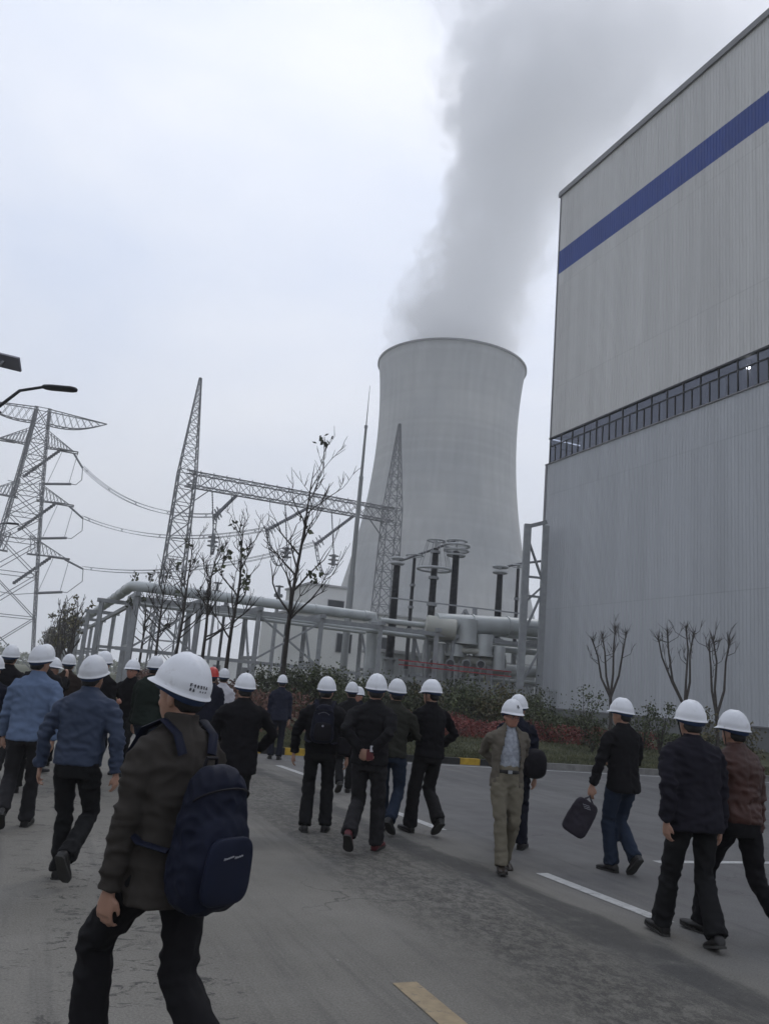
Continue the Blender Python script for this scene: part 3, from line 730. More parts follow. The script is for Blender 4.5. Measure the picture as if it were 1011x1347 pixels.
for i in range(len(zs)-1):
    for (a1, a2) in (((-1,-1),(1,-1)), ((1,-1),(1,1)), ((1,1),(-1,1)), ((-1,1),(-1,-1))):
        p0, p1 = legpt(*a1, zs[i]), legpt(*a2, zs[i]); q0, q1 = legpt(*a1, zs[i+1]), legpt(*a2, zs[i+1])
        b.bar(p0, q1, .13); b.bar(p1, q0, .13); b.bar(q0, q1, .12)
        if i > 2: b.bar((p0+p1)/2, (q0+p0)/2, .07); b.bar((p0+p1)/2, (q1+p1)/2, .07)
b.build('body', M_lat, py)
ARMS = [(47.3, 11.5, 2.6, 1), (40.3, 5.0, 2.6, 0), (30.2, 5.8, 2.8, 0), (20.3, 6.6, 3.0, 0)]
tips = []
for z, ln, dp, top in ARMS:
    for sg in (-1, 1):
        b = MB(); root = PC+UP*z; w = .9
        tip = PC+ax*sg*(ln+(0 if top else 1.5))+UP*(z-(.4 if top else -.15))
        if top:
            up_c = [PC+ax*sg*1.0+UP*(z+.1)+ay*s_*w for s_ in (-1,1)]; lo = [PC+ax*sg*1.0+UP*(z-dp)+ay*s_*w for s_ in (-1,1)]
        else:
            up_c = [PC+ax*sg*1.6+UP*(z+dp+.4)+ay*s_*w for s_ in (-1,1)]; lo = [PC+ax*sg*1.6+UP*z+ay*s_*w for s_ in (-1,1)]
        K = 9; prev = None
        for k in range(K+1):
            t = k/K; cur = []
            for j in range(2): cur.append(up_c[j].lerp(tip, t))
            for j in range(2):
                q = lo[j].lerp(tip, t)
                if top: q = q - UP*1.1*math.sin(PI*t)*.9
                cur.append(q)
            if prev:
                for j in range(4): b.bar(prev[j], cur[j], .16 if (j > 1 or top) else .11)
                b.bar(prev[0], cur[2], .075); b.bar(prev[1], cur[3], .075); b.bar(prev[2], cur[3], .075); b.bar(prev[3], cur[2], .06); b.bar(prev[2], cur[0], .06)
            prev = cur
        if not top: # square outrigger at the end carrying the strings
            for s_ in (-1,1): b.bar(tip+ay*s_*w-ax*sg*2.8-UP*.1, tip+ay*s_*w*.9+ax*sg*.7-UP*.15, .2)
            b.bar(tip+ay*w*.9+ax*sg*.7-UP*.15, tip-ay*w*.9+ax*sg*.7-UP*.15, .2)
            if sg == 1: tips.append(tip+ax*.0-UP*.3)
        b.build('crossarm', M_lat, py)
def string_mesh(b, p, q, r=.17, n=14):
    p = Vector(p); q = Vector(q); pts = []; rr = []
    for i in range(n*2+1): pts.append(p.lerp(q, i/(n*2))); rr.append(r if i % 2 else r*.55)
    b.tube(pts, rr, 7)
def sag(b, p, q, s, r, off=(0,), k=18, spacer=0):
    p = Vector(p); q = Vector(q); side = (q-p).cross(UP).normalized(); lines = []
    for o in off:
        for up in ((0,) if len(off) == 1 else (0, .45)):
            pts = [p.lerp(q, i/k)-UP*(4*s*(i/k)*(1-i/k))+side*o+UP*up for i in range(k+1)]; b.tube(pts, r, 5); lines.append(pts)
    if spacer:
        for i in range(1, k, spacer): b.bar(lines[0][i], lines[-1][i], .06); b.bar(lines[1][i], lines[-2][i], .06)
# tension strings, jumper loops and spans to the gantry
gends = [m1.lerp(m2, .23)+UP*26.4, m1.lerp(m2, .57)+UP*26.4, m1.lerp(m2, .80)+UP*26.4]
gend_low = [at(282, 680, 107), at(350, 698, 110), at(414, 717, 114)]
spans = [(0, at(230,676,112)), (1, at(215,703,114)), (2, at(182,750,118))]
for i, tp in enumerate(tips):
    tgt = gend_low[i]; d = (tgt-tp).normalized()
    e = tp+d*6.2-UP*1.9; e2 = tp-ax*8-UP*5.0+ay*5.0
    t = thing('insulator_assembly', tp, ['upper', 'middle', 'lowest'][i]+' insulator set with hanging jumper loop on the tower arm tip', 'insulators', 'insulator sets on the tower')
    b = MB(); string_mesh(b, tp, e, .2, 16); b.build('string', M_ins, t)
    b = MB(); string_mesh(b, tp-ax*2.5, e2, .36, 16); b.build('string', M_ins, t)
    b = MB(); j0 = e; j1 = tp-UP*5.9+ax*.1; j2 = tp-UP*6.7-ax*4.2; b.tube([j0, j0-UP*2.2+ax*.2, j1+ax*1.2, j1], .07, 6); b.tube([j1+ax*.4, j2], .24, 8); b.tube([j2, j2-ax*3.0-UP*.6, j2-ax*6-UP*.4], .06, 6)
    b.tube([tp+ax*.7, j1+UP*.2], .05, 5); b.tube([tp-ax*2.0, j2+ax*.6+UP*.2], .045, 5); b.build('jumper', M_lat, t)
    c = MB(); sag(c, e, tgt, [2.6, 2.2, 2.0][i], .042, (-.22, .22), 22, 5)
    o = c.build('conductor', M_wire); tag(o, ['upper', 'middle', 'lowest'][i]+' sagging bundle of conductors between the tower and the gantry', 'power line', 'conductors to the gantry')
# gantry strings, droppers with corona rings
RX = Matrix.Rotation(PI/2, 3, 'X')
for i in range(3):
    a = gends[i]; e = gend_low[i]
    t = thing('gantry_insulator', a, ['left', 'middle', 'right'][i]+' slanting insulator string under the gantry beam with grading rings', 'insulators', 'insulator strings under the gantry beam')
    b = MB(); string_mesh(b, a, e, .27, 20); b.build('string', M_ins, t)
    b = MB()
    for q in (0, .8, 1.5): b.torus(e+(a-e).normalized()*q, .75, .07, 16, 6, Matrix.Rotation(R(60), 3, 'Y'))
    [b.bar(e+(a-e).normalized()*q-UP*.5, e+(a-e).normalized()*q+UP*.5, .07) for q in (0,.8,1.5)]; b.bar(e, e+(a-e).normalized()*1.5, .1)
    b.build('grading_ring', M_lat, t)
    top = a-AXn*3.4; hang = top-UP*6.3+AXn*1.0
    b = MB(); string_mesh(b, top, hang, .11, 18); b.build('string', M_ins, t)
    b = MB(); [b.torus(hang-UP*q, .7, .06, 16, 6) for q in (0, .6, 1.2)]; b.tube([hang-UP*1.4, hang+UP*.2], .3, 7); [b.bar(hang-UP*q-AXn*.7, hang-UP*q+AXn*.7, .06) for q in (0, .6, 1.2)]; b.build('grading_ring', M_lat, t)
    b = MB(); k = 16; pts = []
    mid = e.lerp(hang, .5)-UP*6.0
    for j in range(k+1):
        u_ = j/k; pts.append(e*(1-u_)**2+mid*2*u_*(1-u_)+(hang-UP*1.2)*u_**2-UP*0)
    b.tube(pts, .07, 5); b.tube([q+AXn*.35 for q in pts], .07, 5)
    for q in pts[::1]: b.bar(q, q+AXn*.35, .12)
    b.build('dropper', M_wire, t)
c = MB(); sag(c, at(128,690,150), at(525,560,122), 3.0, .03, (0,), 20)
# ------------------------------------------------------------------ lightning mast
lp = thing('lightning_mast', (-1.9, 60, .5), 'tall slender tapering grey lightning mast in front of the horizontal pipe', 'mast')
q = at(458,868,60); tpz = at(484,511,60); b = MB(); px_, py_ = -1.95, 60
b.tube([(px_,py_,.3),(px_,py_,9.6)], [.29,.235], 14); b.tube([(px_,py_,9.6),(px_,py_,17)], [.19,.15], 12); b.tube([(px_,py_,17),(px_,py_,21)], [.115,.09], 10); b.tube([(px_,py_,21),(px_,py_,24.3)], [.045,.015], 8)
b.build('pole', mat('pale_pole', (.27,.28,.28), .6, .06, 1), lp, True); b = MB()
for z in (9.6, 17, 21): b.tube([(px_,py_,z-.1),(px_,py_,z+.1)], .30-.008*z, 14)
b.build('joint_collar', M_steel, lp)

# ------------------------------------------------------------------ pipe bridge
pb = thing('pipe_bridge', NS(4, 50, .4), 'long elevated pipe bridge of clad pipes on steel trestles across the site', 'pipe bridge')
PZ = 6.45
pA = NS(3.6, 51, PZ); pB = NS(20.2, 51, PZ-.1)
def pipe(pts, r, name='pipe', m=None, seg=16, fl=6.0):
    b = MB(); b.tube(pts, r, seg); 
    for i in range(len(pts)-1):
        d = (pts[i+1]-pts[i]); n = int(d.length/fl)
        for k in range(1, n+1): 
            c = pts[i]+d.normalized()*k*fl; b.tube([c-d.normalized()*.05, c+d.normalized()*.05], r*1.12, seg)
    return b.build(name, m or M_pipe, pb, True)
el = lambda a, b_, c, k=5, r=1.0: [a] + [ (b_+(a-b_).normalized()*r)*(1-t)**2 + b_*2*t*(1-t) + (b_+(c-b_).normalized()*r)*t*t for t in [i/k for i in range(k+1)]] + [c]
pipe(el(NS(5.0,170,PZ), NS(5.0,51,PZ), NS(19.8,51,PZ-.1), r=.9), .31, fl=3.5)
pipe([NS(19.8,51,PZ-.1), NS(20.4,51,PZ-.1), NS(20.5,51,PZ-.6), NS(20.5,51,.6)], .36)
pipe([NS(5.0,50.2,PZ-.95), NS(27,50.2,PZ-1.15)], .17, fl=9); pipe([NS(5.2,52.2,PZ-.85), NS(34,52.2,PZ-.8)], .22, fl=7)
pipe([NS(5.0,49.7,PZ-1.15), NS(19.5,49.7,PZ-1.3)], .10, fl=8)
pipe([NS(20.8,50.6,PZ-.3), NS(34,50.6,PZ-.3)], .17, fl=9)
pipe([NS(24.6,50.0,6.4), NS(31,49.4,6.75), NS(40,48.5,6.9)], .62, fl=2.6); pipe([NS(27,50.5,3.6), NS(34,50,3.9), NS(40,50,3.9)], .40); pipe([NS(27.2,49.7,3.0), NS(40,49.5,3.2)], .12)
pipe([NS(26,50.5,5.1), NS(40,50.5,5.3)], .22)
tr = MB()
for n in (5.2, 8.8, 12.4, 16.4, 20.4, 24.4, 28.4, 32.4):
    t = MB()
    for s_ in (49.4, 52.8): t.bar(NS(n, s_, -.2), NS(n, s_, PZ-.5), .28, .28)
    t.bar(NS(n, 49.0, PZ-.62), NS(n, 53.2, PZ-.62), .3, .24); t.bar(NS(n, 49.4, 2.9), NS(n, 52.8, 2.9), .2, .2); t.bar(NS(n,49.4,1), NS(n,52.8,PZ-1), .12)
    t.build('trestle', M_steel, pb)
for i in range(8):
    t = MB(); s_ = 58+i*13
    for n in (3.9, 5.9): t.bar(NS(n, s_, -.2), NS(n, s_, PZ-.5), .26, .26)
    t.bar(NS(3.6, s_, PZ-.55), NS(6.3, s_, PZ-.55), .3, .26); t.bar(NS(3.9, s_, 2.9), NS(5.9, s_, 2.9), .18, .18); t.build('trestle', M_steel, pb)
bm_ = MB()
for s_ in (49.4, 52.8): bm_.bar(NS(5.0, s_, PZ-.86), NS(34, s_, PZ-.9), .2, .26)
bm_.bar(NS(4.4, 49.38, 2.7), NS(24.4, 49.38, 2.5), .16, .2)
for a_, c_ in ((12.4,16.4),(5.2,8.8)): bm_.bar(NS(a_,49.4,2.8), NS(c_,49.4,PZ-1), .11); bm_.bar(NS(c_,49.4,2.8), NS(a_,49.4,PZ-1), .11)
bm_.bar(NS(5.4, 52.5, PZ-.9), NS(5.4, 140, PZ-.9), .2, .25); bm_.build('beam', M_steel, pb)

# ------------------------------------------------------------------ switchyard bushings and bus tubes
def bushing(p0, z1, r, label, rings, base=2.2, bands=(), tilt=0):
    p0 = Vector(p0); t = thing('bushing', p0, label, 'bushing', 'tall black insulator bushings')
    b = MB(); H = z1-p0.z-base; n = int(H/.09); pts = []; rr = []
    for i in range(2*n+1):
        f = i/(2*n); pts.append(p0+UP*(base+H*f)+AXn*tilt*f); rr.append(r*(1-.22*f)*(1.0 if i % 2 else .82))
    b.tube(pts, rr, 14); b.build('porcelain', M_dark, t, True)
    b = MB(); b.tube([p0-UP*.3, p0+UP*base], r*1.15, 12); b.tube([p0+UP*(base-.15), p0+UP*base], r*1.7, 12); b.build('pedestal', M_steel, t)
    if bands:
        for f in bands: c = p0+UP*(base+H*f)+AXn*tilt*f; MB().tube([c-UP*.09, c+UP*.09], r*1.25, 12).build('band', M_steel, t)
    top = p0+UP*(base+H)+AXn*tilt
    M_ring = mat('ring_metal', (.42,.43,.44), .5, .1, 2)
    for (dz, R_, rr_) in [q for q in rings if q[0] < -1]: MB().torus(top+UP*dz, R_, rr_, 24, 8).bar(top+UP*dz-AXn*R_, top+UP*dz+AXn*R_, .05).build('lower_ring', M_ring, t, True)
    rings = [q for q in rings if q[0] >= -1]; b = MB()
    for (dz, R_, rr_) in rings: b.torus(top+UP*dz, R_, rr_, 24, 8); [b.bar(top+UP*dz-Vector((math.cos(a), math.sin(a), 0))*R_, top+UP*dz+Vector((math.cos(a), math.sin(a), 0))*R_, .04) for a in (0, PI/2)]
    b.tube([top, top+UP*(max(x[0] for x in rings)+.15)], .10, 8)
    b.build('grading_ring', mat('ring_metal', (.42,.43,.44), .5, .1, 2), t, True)
    return t
def base_at(u, v, Y, z=.7): p = at(u, v, Y); return Vector((p.x, Y, z))
bushing(base_at(522,745,58), 10.35, .33, 'thick black bushing with two small rings, leftmost of the group before the tower', ((.15,.42,.10),(.5,.38,.09)), 3.2)
bushing(base_at(545,735,60), 11.3, .17, 'thin black post with pale bands and a flat ring between two thick bushings', ((.2,.62,.05),), 2.6, (.35,.55,.75))
bushing(base_at(573,720,59), 12.0, .30, 'thick black bushing with a bell shaped cage ring in the middle of the group', ((.55,.62,.07),(-1.55,1.2,.10)), 5.6, (.28,.62,.95))
bushing(base_at(600,725,59), 11.9, .33, 'thick black bushing topped by a stack of four rings, right of the cage ring', ((-.3,.62,.08),(.05,.85,.09),(.4,.92,.09),(.75,.7,.08)), 5.4)
bushing(base_at(657,760,60), 10.65, .30, 'thick black bushing with two rings nearest the steel frame', ((.15,.46,.10),(.55,.5,.10)), 5.3)
bushing(base_at(681,750,61), 11.35, .16, 'thin banded post just left of the steel frame', ((.2,.58,.05),), 5.0, (.3,.6))
cage = MB(); c = at(573,722,59); ct = thing('cage_ring', (c.x,59,10.4), 'conical strut cage below the top ring of the middle bushing', 'grading ring')
for k in range(10):
    a = 2*PI*k/10; cage.bar((c.x+.62*math.cos(a), 59+.62*math.sin(a), 12.55), (c.x+1.2*math.cos(a), 59+1.2*math.sin(a), 10.45), .045)
cage.build('strut', M_steel, ct)
def busbar(pts, r, label):
    b = MB().tube(pts, r, 10); c0 = Vector(pts[0]); o = b.build('busbar', M_lat, None, True, loc=c0); tag(o, label, 'busbar', 'tubular busbars')
busbar([at(523,739,58.2), at(545,731,60), at(572,722,59.4), at(601,710,59)], .09, 'dark tubular busbar sloping up across the top of four bushings')
busbar([at(657,747,60), at(681,742,61), at(712,738,61)], .09, 'dark tubular busbar from the right pair of bushings to the building')
rl = thing('overhead_rail', at(512,785,57.5), 'thin straight steel rail crossing in front of the black bushings', 'rail')
MB().bar(at(512,786,57.5), at(692,808,57.5), .09).build('rail', M_steel, rl); MB().bar(at(624,800,57.4), at(624,925,57.4), .3).build('post', M_steel, rl)
MB().bar(at(611,802,57.4), at(596,825,57.4), .12).bar(at(611,802,57.4), at(622,822,57.4), .22).bar(at(611,802,57.6), at(611,840,57.6), .14).bar(at(627,838,57.3), at(643,868,57.3), .10).build('brace', M_steel, rl)
# gas insulated vessel lying behind the planting
vt = thing('gas_vessel', at(580,826,55.5), 'fat cream horizontal tank with domed ends under the bushings', 'tank')
va = at(561,823,55.5); vb = at(598,829,55.5); d = (vb-va)
M_cream = mat('cream_paint', (.40,.40,.36), .45, .08, 1)
MB().tube([va-d*.05, va-d*.035, va, vb, vb+d*.04, vb+d*.055], [.35,.6,.72,.72,.6,.35], 20).build('shell', M_cream, vt, True)
MB().tube([va+UP*-.2, Vector((va.x+.3, va.y, .4))], .14, 8).tube([vb-UP*.2, Vector((vb.x-.3, vb.y, .4))], .14, 8).build('support', M_steel, vt)
sw = thing('switchgear', at(610,850,56), 'white gas insulated switchgear with upright drums and short pipes behind the shrubs', 'switchgear')
b = MB()
for u, v0, v1, r in ((612,815,846,.75),(598,848,862,.55),(636,835,862,.55),(577,846,872,.35),(560,848,872,.3),(655,850,880,.4)):
    p0 = at(u, v1, 56); p1 = at(u, v0, 56); p1.x = p0.x; b.tube([p0, p1], r, 16); b.tube([p0-UP*.08, p0+UP*.05], r*1.15, 16)
b.build('drum', M_pipe, sw, True)
b = MB(); b.tube([at(555,862,56.5), at(665,873,56.5)], .3, 12); b.tube([at(590,854,55.8), at(640,858,55.8)], .2, 10); b.build('duct', M_cream, sw, True)
b = MB()
for u in (558,574,588,604,618,632,648,664): p0 = at(u, 862, 56.2); b.bar((p0.x, p0.y, .4), (p0.x, p0.y, p0.z), .12)
b.build('stand', M_steel, sw)
for i, u in enumerate((570, 592, 613, 632)):
    t = thing('wall_fan', at(u, 872+i*.8, 55), ['leftmost', 'second', 'third', 'rightmost'][i]+' of four round dark discs behind the red rail', 'disc', 'round dark discs')
    c = at(u, 872+i*.8, 55); MB().tube([c, c+Vector((0,.35,0))], .26, 18).build('disc', M_dark, t); MB().torus(c, .27, .04, 20, 6, RX).build('rim', M_steel, t)
rf = thing('red_rail', at(525,872,54.8), 'thin red painted rail behind the shrubs under the bushings', 'railing')
b = MB(); M_red = mat('red_paint', (.30,.02,.03), .5, .15, 3)
for dv in (0, 6): b.bar(at(524,868+dv,54.5), at(672,884+dv,54.5), .07)
b.build('rail', M_red, rf); b = MB()
for u in range(526, 672, 24): p0 = at(u, 868+(u-524)*.11, 54.5); b.bar(p0, (p0.x, p0.y, .4), .06)
b.build('post', M_steel, rf)
fe = thing('mesh_fence', NS(12, 43, .5), 'grey upright bar fence behind the shrubs', 'fence'); b = MB()
for i in range(150): n = 12+i*.125; b.bar(NS(n, 43, .5), NS(n, 43, 2.6), .025)
b.bar(NS(12,43,2.45), NS(30.7,43,2.45), .05); b.bar(NS(12,43,.9), NS(30.7,43,.9), .05); b.build('bars', M_steel, fe)
# small posts and equipment left of the lightning mast
for i, (u, v, Y, lab) in enumerate(((285,780,75,'thin switchyard post with a capped head, left of the tallest bare tree'), (366,785,72,'thin switchyard post with a box shaped head, beside the white block building'), (296,800,75,'short dark switchyard post between two bare trees'), (378,815,70,'short thick dark switchyard post behind the tallest bare tree'))):
    p = at(u, v, Y); t = thing('equipment_post', (p.x, Y, .3), lab, 'post', 'switchyard equipment posts')
    MB().tube([(p.x,Y,.2),(p.x,Y,p.z)], .13+.04*(i%2), 8).build('post', M_steel if i < 2 else M_dark, t)
    b = MB(); b.box((p.x,Y,p.z+.1), (.7,.5,.25)); b.tube([(p.x,Y,p.z+.2),(p.x,Y,p.z+1.0)], [.16,.10], 8); b.torus((p.x,Y,p.z+.9), .35, .05, 14, 6); b.build('head', M_lat, t)

# ------------------------------------------------------------------ buildings in the distance
def block(c0, ln, dp, h, label, wins, roof=.25, m=None, name='building', base=0, group=None, cat='building'):
    """c0: near-left corner on the ground; front face runs along the site's n axis"""
    c0 = Vector(c0); t = thing(name, c0, label, cat, group)
    f = lambda n, s, z: c0+AXn*n+AXs*s+UP*z
    MB().box(f(ln/2, dp/2, h/2-.5), (ln, dp, h+1), rz=GA).build('wall', m or M_white, t)
    MB().box(f(ln/2, dp/2, h+roof/2+.003), (ln+.4, dp+.4, roof), rz=GA).build('roof', mat('roof_edge', (.33,.33,.33), .8, .1, 1), t)
    for (n, z, w_, h_) in wins:
        o = MB().box(f(n, -.03, z), (w_+.16, .12, h_+.16), rz=GA).build('window', M_trim, t); MB().box(f(n, -.075, z), (w_, .06, h_), rz=GA).build('pane', mat('dim_glass', (.03,.034,.04), .2, .1, 1), o)
    return t
c = at(372, 905, 88); c.z = 0
block(c, 20.5, 12, 9.0, 'white two storey control building with small dark windows behind the pipe bridge', [(6.2,6.3,1.6,1.9),(10.3,6.3,1.9,2.1),(16.8,5.9,1.9,2.1),(6.0,2.3,1.9,1.4),(16.6,2.3,1.9,1.4),(13.5,2.3,.9,1.5)])
c = at(393, 905, 101); c.z = 0
block(c, 5.4, 10, 13.6, 'taller white stair block with one dark window rising behind the control building', [(3.6,11.2,2.0,1.6)])
c = at(436, 905, 118); c.z = 0
block(c, 38, 8, 12.4, 'long low pale shed running across the foot of the cooling tower', [], m=mat('pale_shed', (.45,.46,.45), .8, .08, .3))
c = at(500, 905, 66); c.z = 0
block(c, 14, 4, 4.6, 'low grey equipment building behind the black bushings', [(2.5,2.6,.9,.9),(6.5,2.6,.9,.9),(10.5,2.6,.9,.9)], m=mat('grey_render', (.30,.31,.31), .9, .1, .5))
c = at(262, 905, 230); c.z = 0
block(c, 34, 10, 6.5, 'hazy low building far off between the bare tree trunks', [(4,4,2,1.6),(12,4,2,1.6),(20,4,2,1.6)])
b = MB(); b.box(NS(-70, 180, 1.1), (120, .3, 2.4), rz=GA); fw = b.build('boundary_wall', M_white, None, loc=None); tag(fw, 'low pale boundary wall far away behind the crowd on the left', 'wall')

# ------------------------------------------------------------------ street lamps with solar panels (poles stand outside the picture)
def street_lamp(base, h, reach, label, sc_=1.0):
    t = thing('street_lamp', base, label, 'street lamp', 'solar street lamps'); b0 = Vector(base)
    MB().tube([b0, b0+UP*(h+.6)], [.10*sc_, .06*sc_], 12).build('pole', M_steel, t, True)
    a = [b0+UP*(h-1.0), b0+UP*(h-.45)+Vector((reach*.25,0,0)), b0+UP*(h-.1)+Vector((reach*.6,0,0)), b0+UP*h+Vector((reach,0,0))]
    MB().tube(a, [.035,.03,.027,.025], 8).tube([b0+UP*(h-.35), b0+UP*(h-.5)+Vector((reach*.35,0,0))], .018, 6).build('arm', M_dark, t, True)
    e = a[-1]; MB().tube([e-Vector((.03,0,0)), e+Vector((.02,0,0)), e+Vector((.12,0,0)), e+Vector((.46,0,.0)), e+Vector((.53,0,0)), e+Vector((.55,0,0))], [(.03,.02),(.08,.038),(.10,.045),(.10,.045),(.07,.035),(.03,.02)], 14, ref=(0,1,0)).build('lamp_head', M_dark, t, True)
    c = b0+UP*(h+.43)+Vector((-.02,0,0)); Mr = Matrix.Rotation(R(9), 3, 'Y') @ Matrix.Rotation(R(-38), 3, 'X')
    pn = MB().box(c, (1.05, .26, .04), M=Mr).build('solar_panel', mat('solar_cell', (.17,.17,.20), .35, .15, 3), t)
    MB().bar(b0+UP*(h+.1), c+Vector((.25,0,-.03)), .04).bar(b0+UP*(h+.6), c, .05).build('bracket', M_steel, t)
lh = at(58, 509, 13); street_lamp((lh.x-.95, 13, 0), lh.z, .95, 'nearer street lamp with long dark head and solar panel at the left edge')
lh = at(8, 688, 34); street_lamp((lh.x-.95, 34, 0), lh.z, .95, 'farther street lamp whose arm and panel barely enter the left edge', 1.0)

# ------------------------------------------------------------------ people
DG = None
def remesh(mb, vox, smooth=4, name='tmp'):
    me = bpy.data.meshes.new(name); me.from_pydata([tuple(p) for p in mb.v], [], mb.f); me.update()
    o = bpy.data.objects.new(name, me); sc.collection.objects.link(o)
    m = o.modifiers.new('r', 'REMESH'); m.mode = 'VOXEL'; m.voxel_size = vox; m.use_smooth_shade = True
    s = o.modifiers.new('s', 'SMOOTH'); s.factor = .5; s.iterations = smooth
    dg = bpy.context.evaluated_depsgraph_get(); ev = o.evaluated_get(dg); out = bpy.data.meshes.new_from_object(ev)
    bpy.data.objects.remove(o); bpy.data.meshes.remove(me); return out
def wrinkle(me, fn):
    n = len(me.vertices); co = np.empty(n*3, 'f'); me.vertices.foreach_get('co', co); co = co.reshape(-1, 3)
    no = np.empty(n*3, 'f'); me.vertices.foreach_get('normal', no); no = no.reshape(-1, 3)
    d = np.array([fn(Vector(c)) for c in co], 'f'); co += no*d[:, None]; me.vertices.foreach_set('co', co.ravel()); me.update()
def finish(me, name, m, parent):
    me.name = name; me.materials.clear(); me.materials.append(m); me.polygons.foreach_set('use_smooth', [True]*len(me.polygons))
    return link(bpy.data.objects.new(name, me), parent)
def ik(a, b, l1, l2, bend):
    a = Vector(a); b = Vector(b); d = b-a; L_ = min(d.length, (l1+l2)*.999); dn = d.normalized(); b = a+dn*L_
    x = (l1*l1-l2*l2+L_*L_)/(2*L_); h = math.sqrt(max(0, l1*l1-x*x)); bd = Vector(bend); bd = (bd-dn*bd.dot(dn)).normalized()
    return a+dn*x+bd*h, b
M_skin = mat('skin', (.33,.19,.135), .5, .10, 12, .15, 200); M_hair = mat('hair', (.012,.011,.011), .55, .3, 40, .6, 300, stretch=(1,1,.3))
M_helm = mat('white_helmet_shell', (.66,.67,.70), .32, .03, 8, spec=.5); M_redh = mat('red_helmet_shell', (.45,.03,.02), .32, .05, 8, spec=.5)
def scuffed(m):
    t = m.node_tree; b = t.nodes['Principled BSDF']; lk = t.links.new
    oi = t.nodes.new('ShaderNodeObjectInfo'); c = t.nodes.new('ShaderNodeTexCoord')
    ad = t.nodes.new('ShaderNodeVectorMath'); lk(c.outputs['Object'], ad.inputs[0]); lk(oi.outputs['Random'], ad.inputs[1])
    n = t.nodes.new('ShaderNodeTexNoise'); n.inputs['Scale'].default_value = 16; n.inputs['Detail'].default_value = 9; n.inputs['Roughness'].default_value = .75; lk(ad.outputs[0], n.inputs['Vector'])
    r = t.nodes.new('ShaderNodeMapRange'); r.inputs['From Min'].default_value = .56; r.inputs['From Max'].default_value = .72; r.inputs['To Max'].default_value = .45; lk(n.outputs['Fac'], r.inputs['Value'])
    old = b.inputs['Base Color'].links[0].from_socket
    tn = t.nodes.new('ShaderNodeMapRange'); tn.inputs['To Min'].default_value = .86; tn.inputs['To Max'].default_value = 1.06; lk(oi.outputs['Random'], tn.inputs['Value'])
    g = t.nodes.new('ShaderNodeMix'); g.data_type = 'RGBA'; g.blend_type = 'MULTIPLY'; g.inputs['Factor'].default_value = 1; lk(old, g.inputs['A']); lk(tn.outputs['Result'], g.inputs['B'])
    x = t.nodes.new('ShaderNodeMix'); x.data_type = 'RGBA'; lk(r.outputs['Result'], x.inputs['Factor']); lk(g.outputs['Result'], x.inputs['A']); x.inputs['B'].default_value = (.30,.28,.25,1); lk(x.outputs['Result'], b.inputs['Base Color'])
    lk(r.outputs['Result'], b.inputs['Roughness']); r2 = t.nodes.new('ShaderNodeMapRange'); r2.inputs['To Min'].default_value = .28; r2.inputs['To Max'].default_value = .7; lk(n.outputs['Fac'], r2.inputs['Value']); lk(r2.outputs['Result'], b.inputs['Roughness'])
scuffed(M_helm)
M_band = mat('helmet_harness', (.02,.035,.08), .8, .2, 10); M_strap = mat('chin_strap', (.02,.02,.025), .8, .1, 10)
M_shoe = mat('shoe_leather', (.014,.013,.013), .45, .2, 20, .3, 100); M_sole = mat('shoe_sole', (.035,.034,.032), .8, .2, 10)
M_eyew = mat('eye_white', (.5,.47,.45), .3, .05, 5); M_iris = mat('eye_iris', (.02,.012,.01), .3, .05, 5); M_mark = mat('helmet_print', (.05,.05,.06), .6, .1, 5)

def rings_tube(mb, rings, seg=16, M=None):
    """rings of (cx, cy, z, rx, ry)"""
    vs = []
    for cx, cy, z, rx, ry in rings:
        for k in range(seg):
            th = 2*PI*k/seg; c_, s_ = math.cos(th), math.sin(th)
            c_ = math.copysign(abs(c_)**.88, c_); s_ = math.copysign(abs(s_)**.88, s_)
            p = Vector((cx+rx*c_, cy+ry*s_, z)); vs.append(M @ p if M is not None else p)
    n = len(rings); fs = [(i*seg+k, i*seg+(k+1) % seg, (i+1)*seg+(k+1) % seg, (i+1)*seg+k) for i in range(n-1) for k in range(seg)]
    fs += [tuple(range(seg-1,-1,-1)), tuple((n-1)*seg+k for k in range(seg))]
    mb.add(vs, fs)

HEAD = [(0,.040,.000,.022,.020),(0,.030,.008,.042,.045),(0,.020,.035,.056,.068),(0,.010,.065,.066,.083),(0,.004,.10,.073,.091),(0,0,.135,.076,.096),(0,-.004,.165,.074,.094),(0,-.006,.195,.064,.083),(0,-.008,.218,.045,.060),(0,-.008,.232,.02,.028)]
def head_parts(M, vox):
    b = MB(); rings_tube(b, HEAD, 18, M)
    E3 = M.to_3x3()
    def e(c, r): b.ell(M @ Vector(c), r, 10, 7, E3)
    e((0,.097,.082), (.011,.017,.017)); e((0,.090,.100), (.008,.012,.024)); e((.010,.093,.078), (.008,.010,.008)); e((-.010,.093,.078), (.008,.010,.008))
    e((0,.086,.052), (.024,.010,.008)); e((0,.086,.045), (.020,.009,.007)); e((0,.062,.014), (.022,.020,.015))
    e((.03,.076,.122), (.024,.014,.007)); e((-.03,.076,.122), (.024,.014,.007)); e((.040,.062,.075), (.022,.022,.018)); e((-.040,.062,.075), (.022,.022,.018))
    for s_ in (-1,1): e((s_*.077,-.006,.092), (.009,.019,.032)); e((s_*.083,-.012,.100), (.007,.014,.018))
    return b
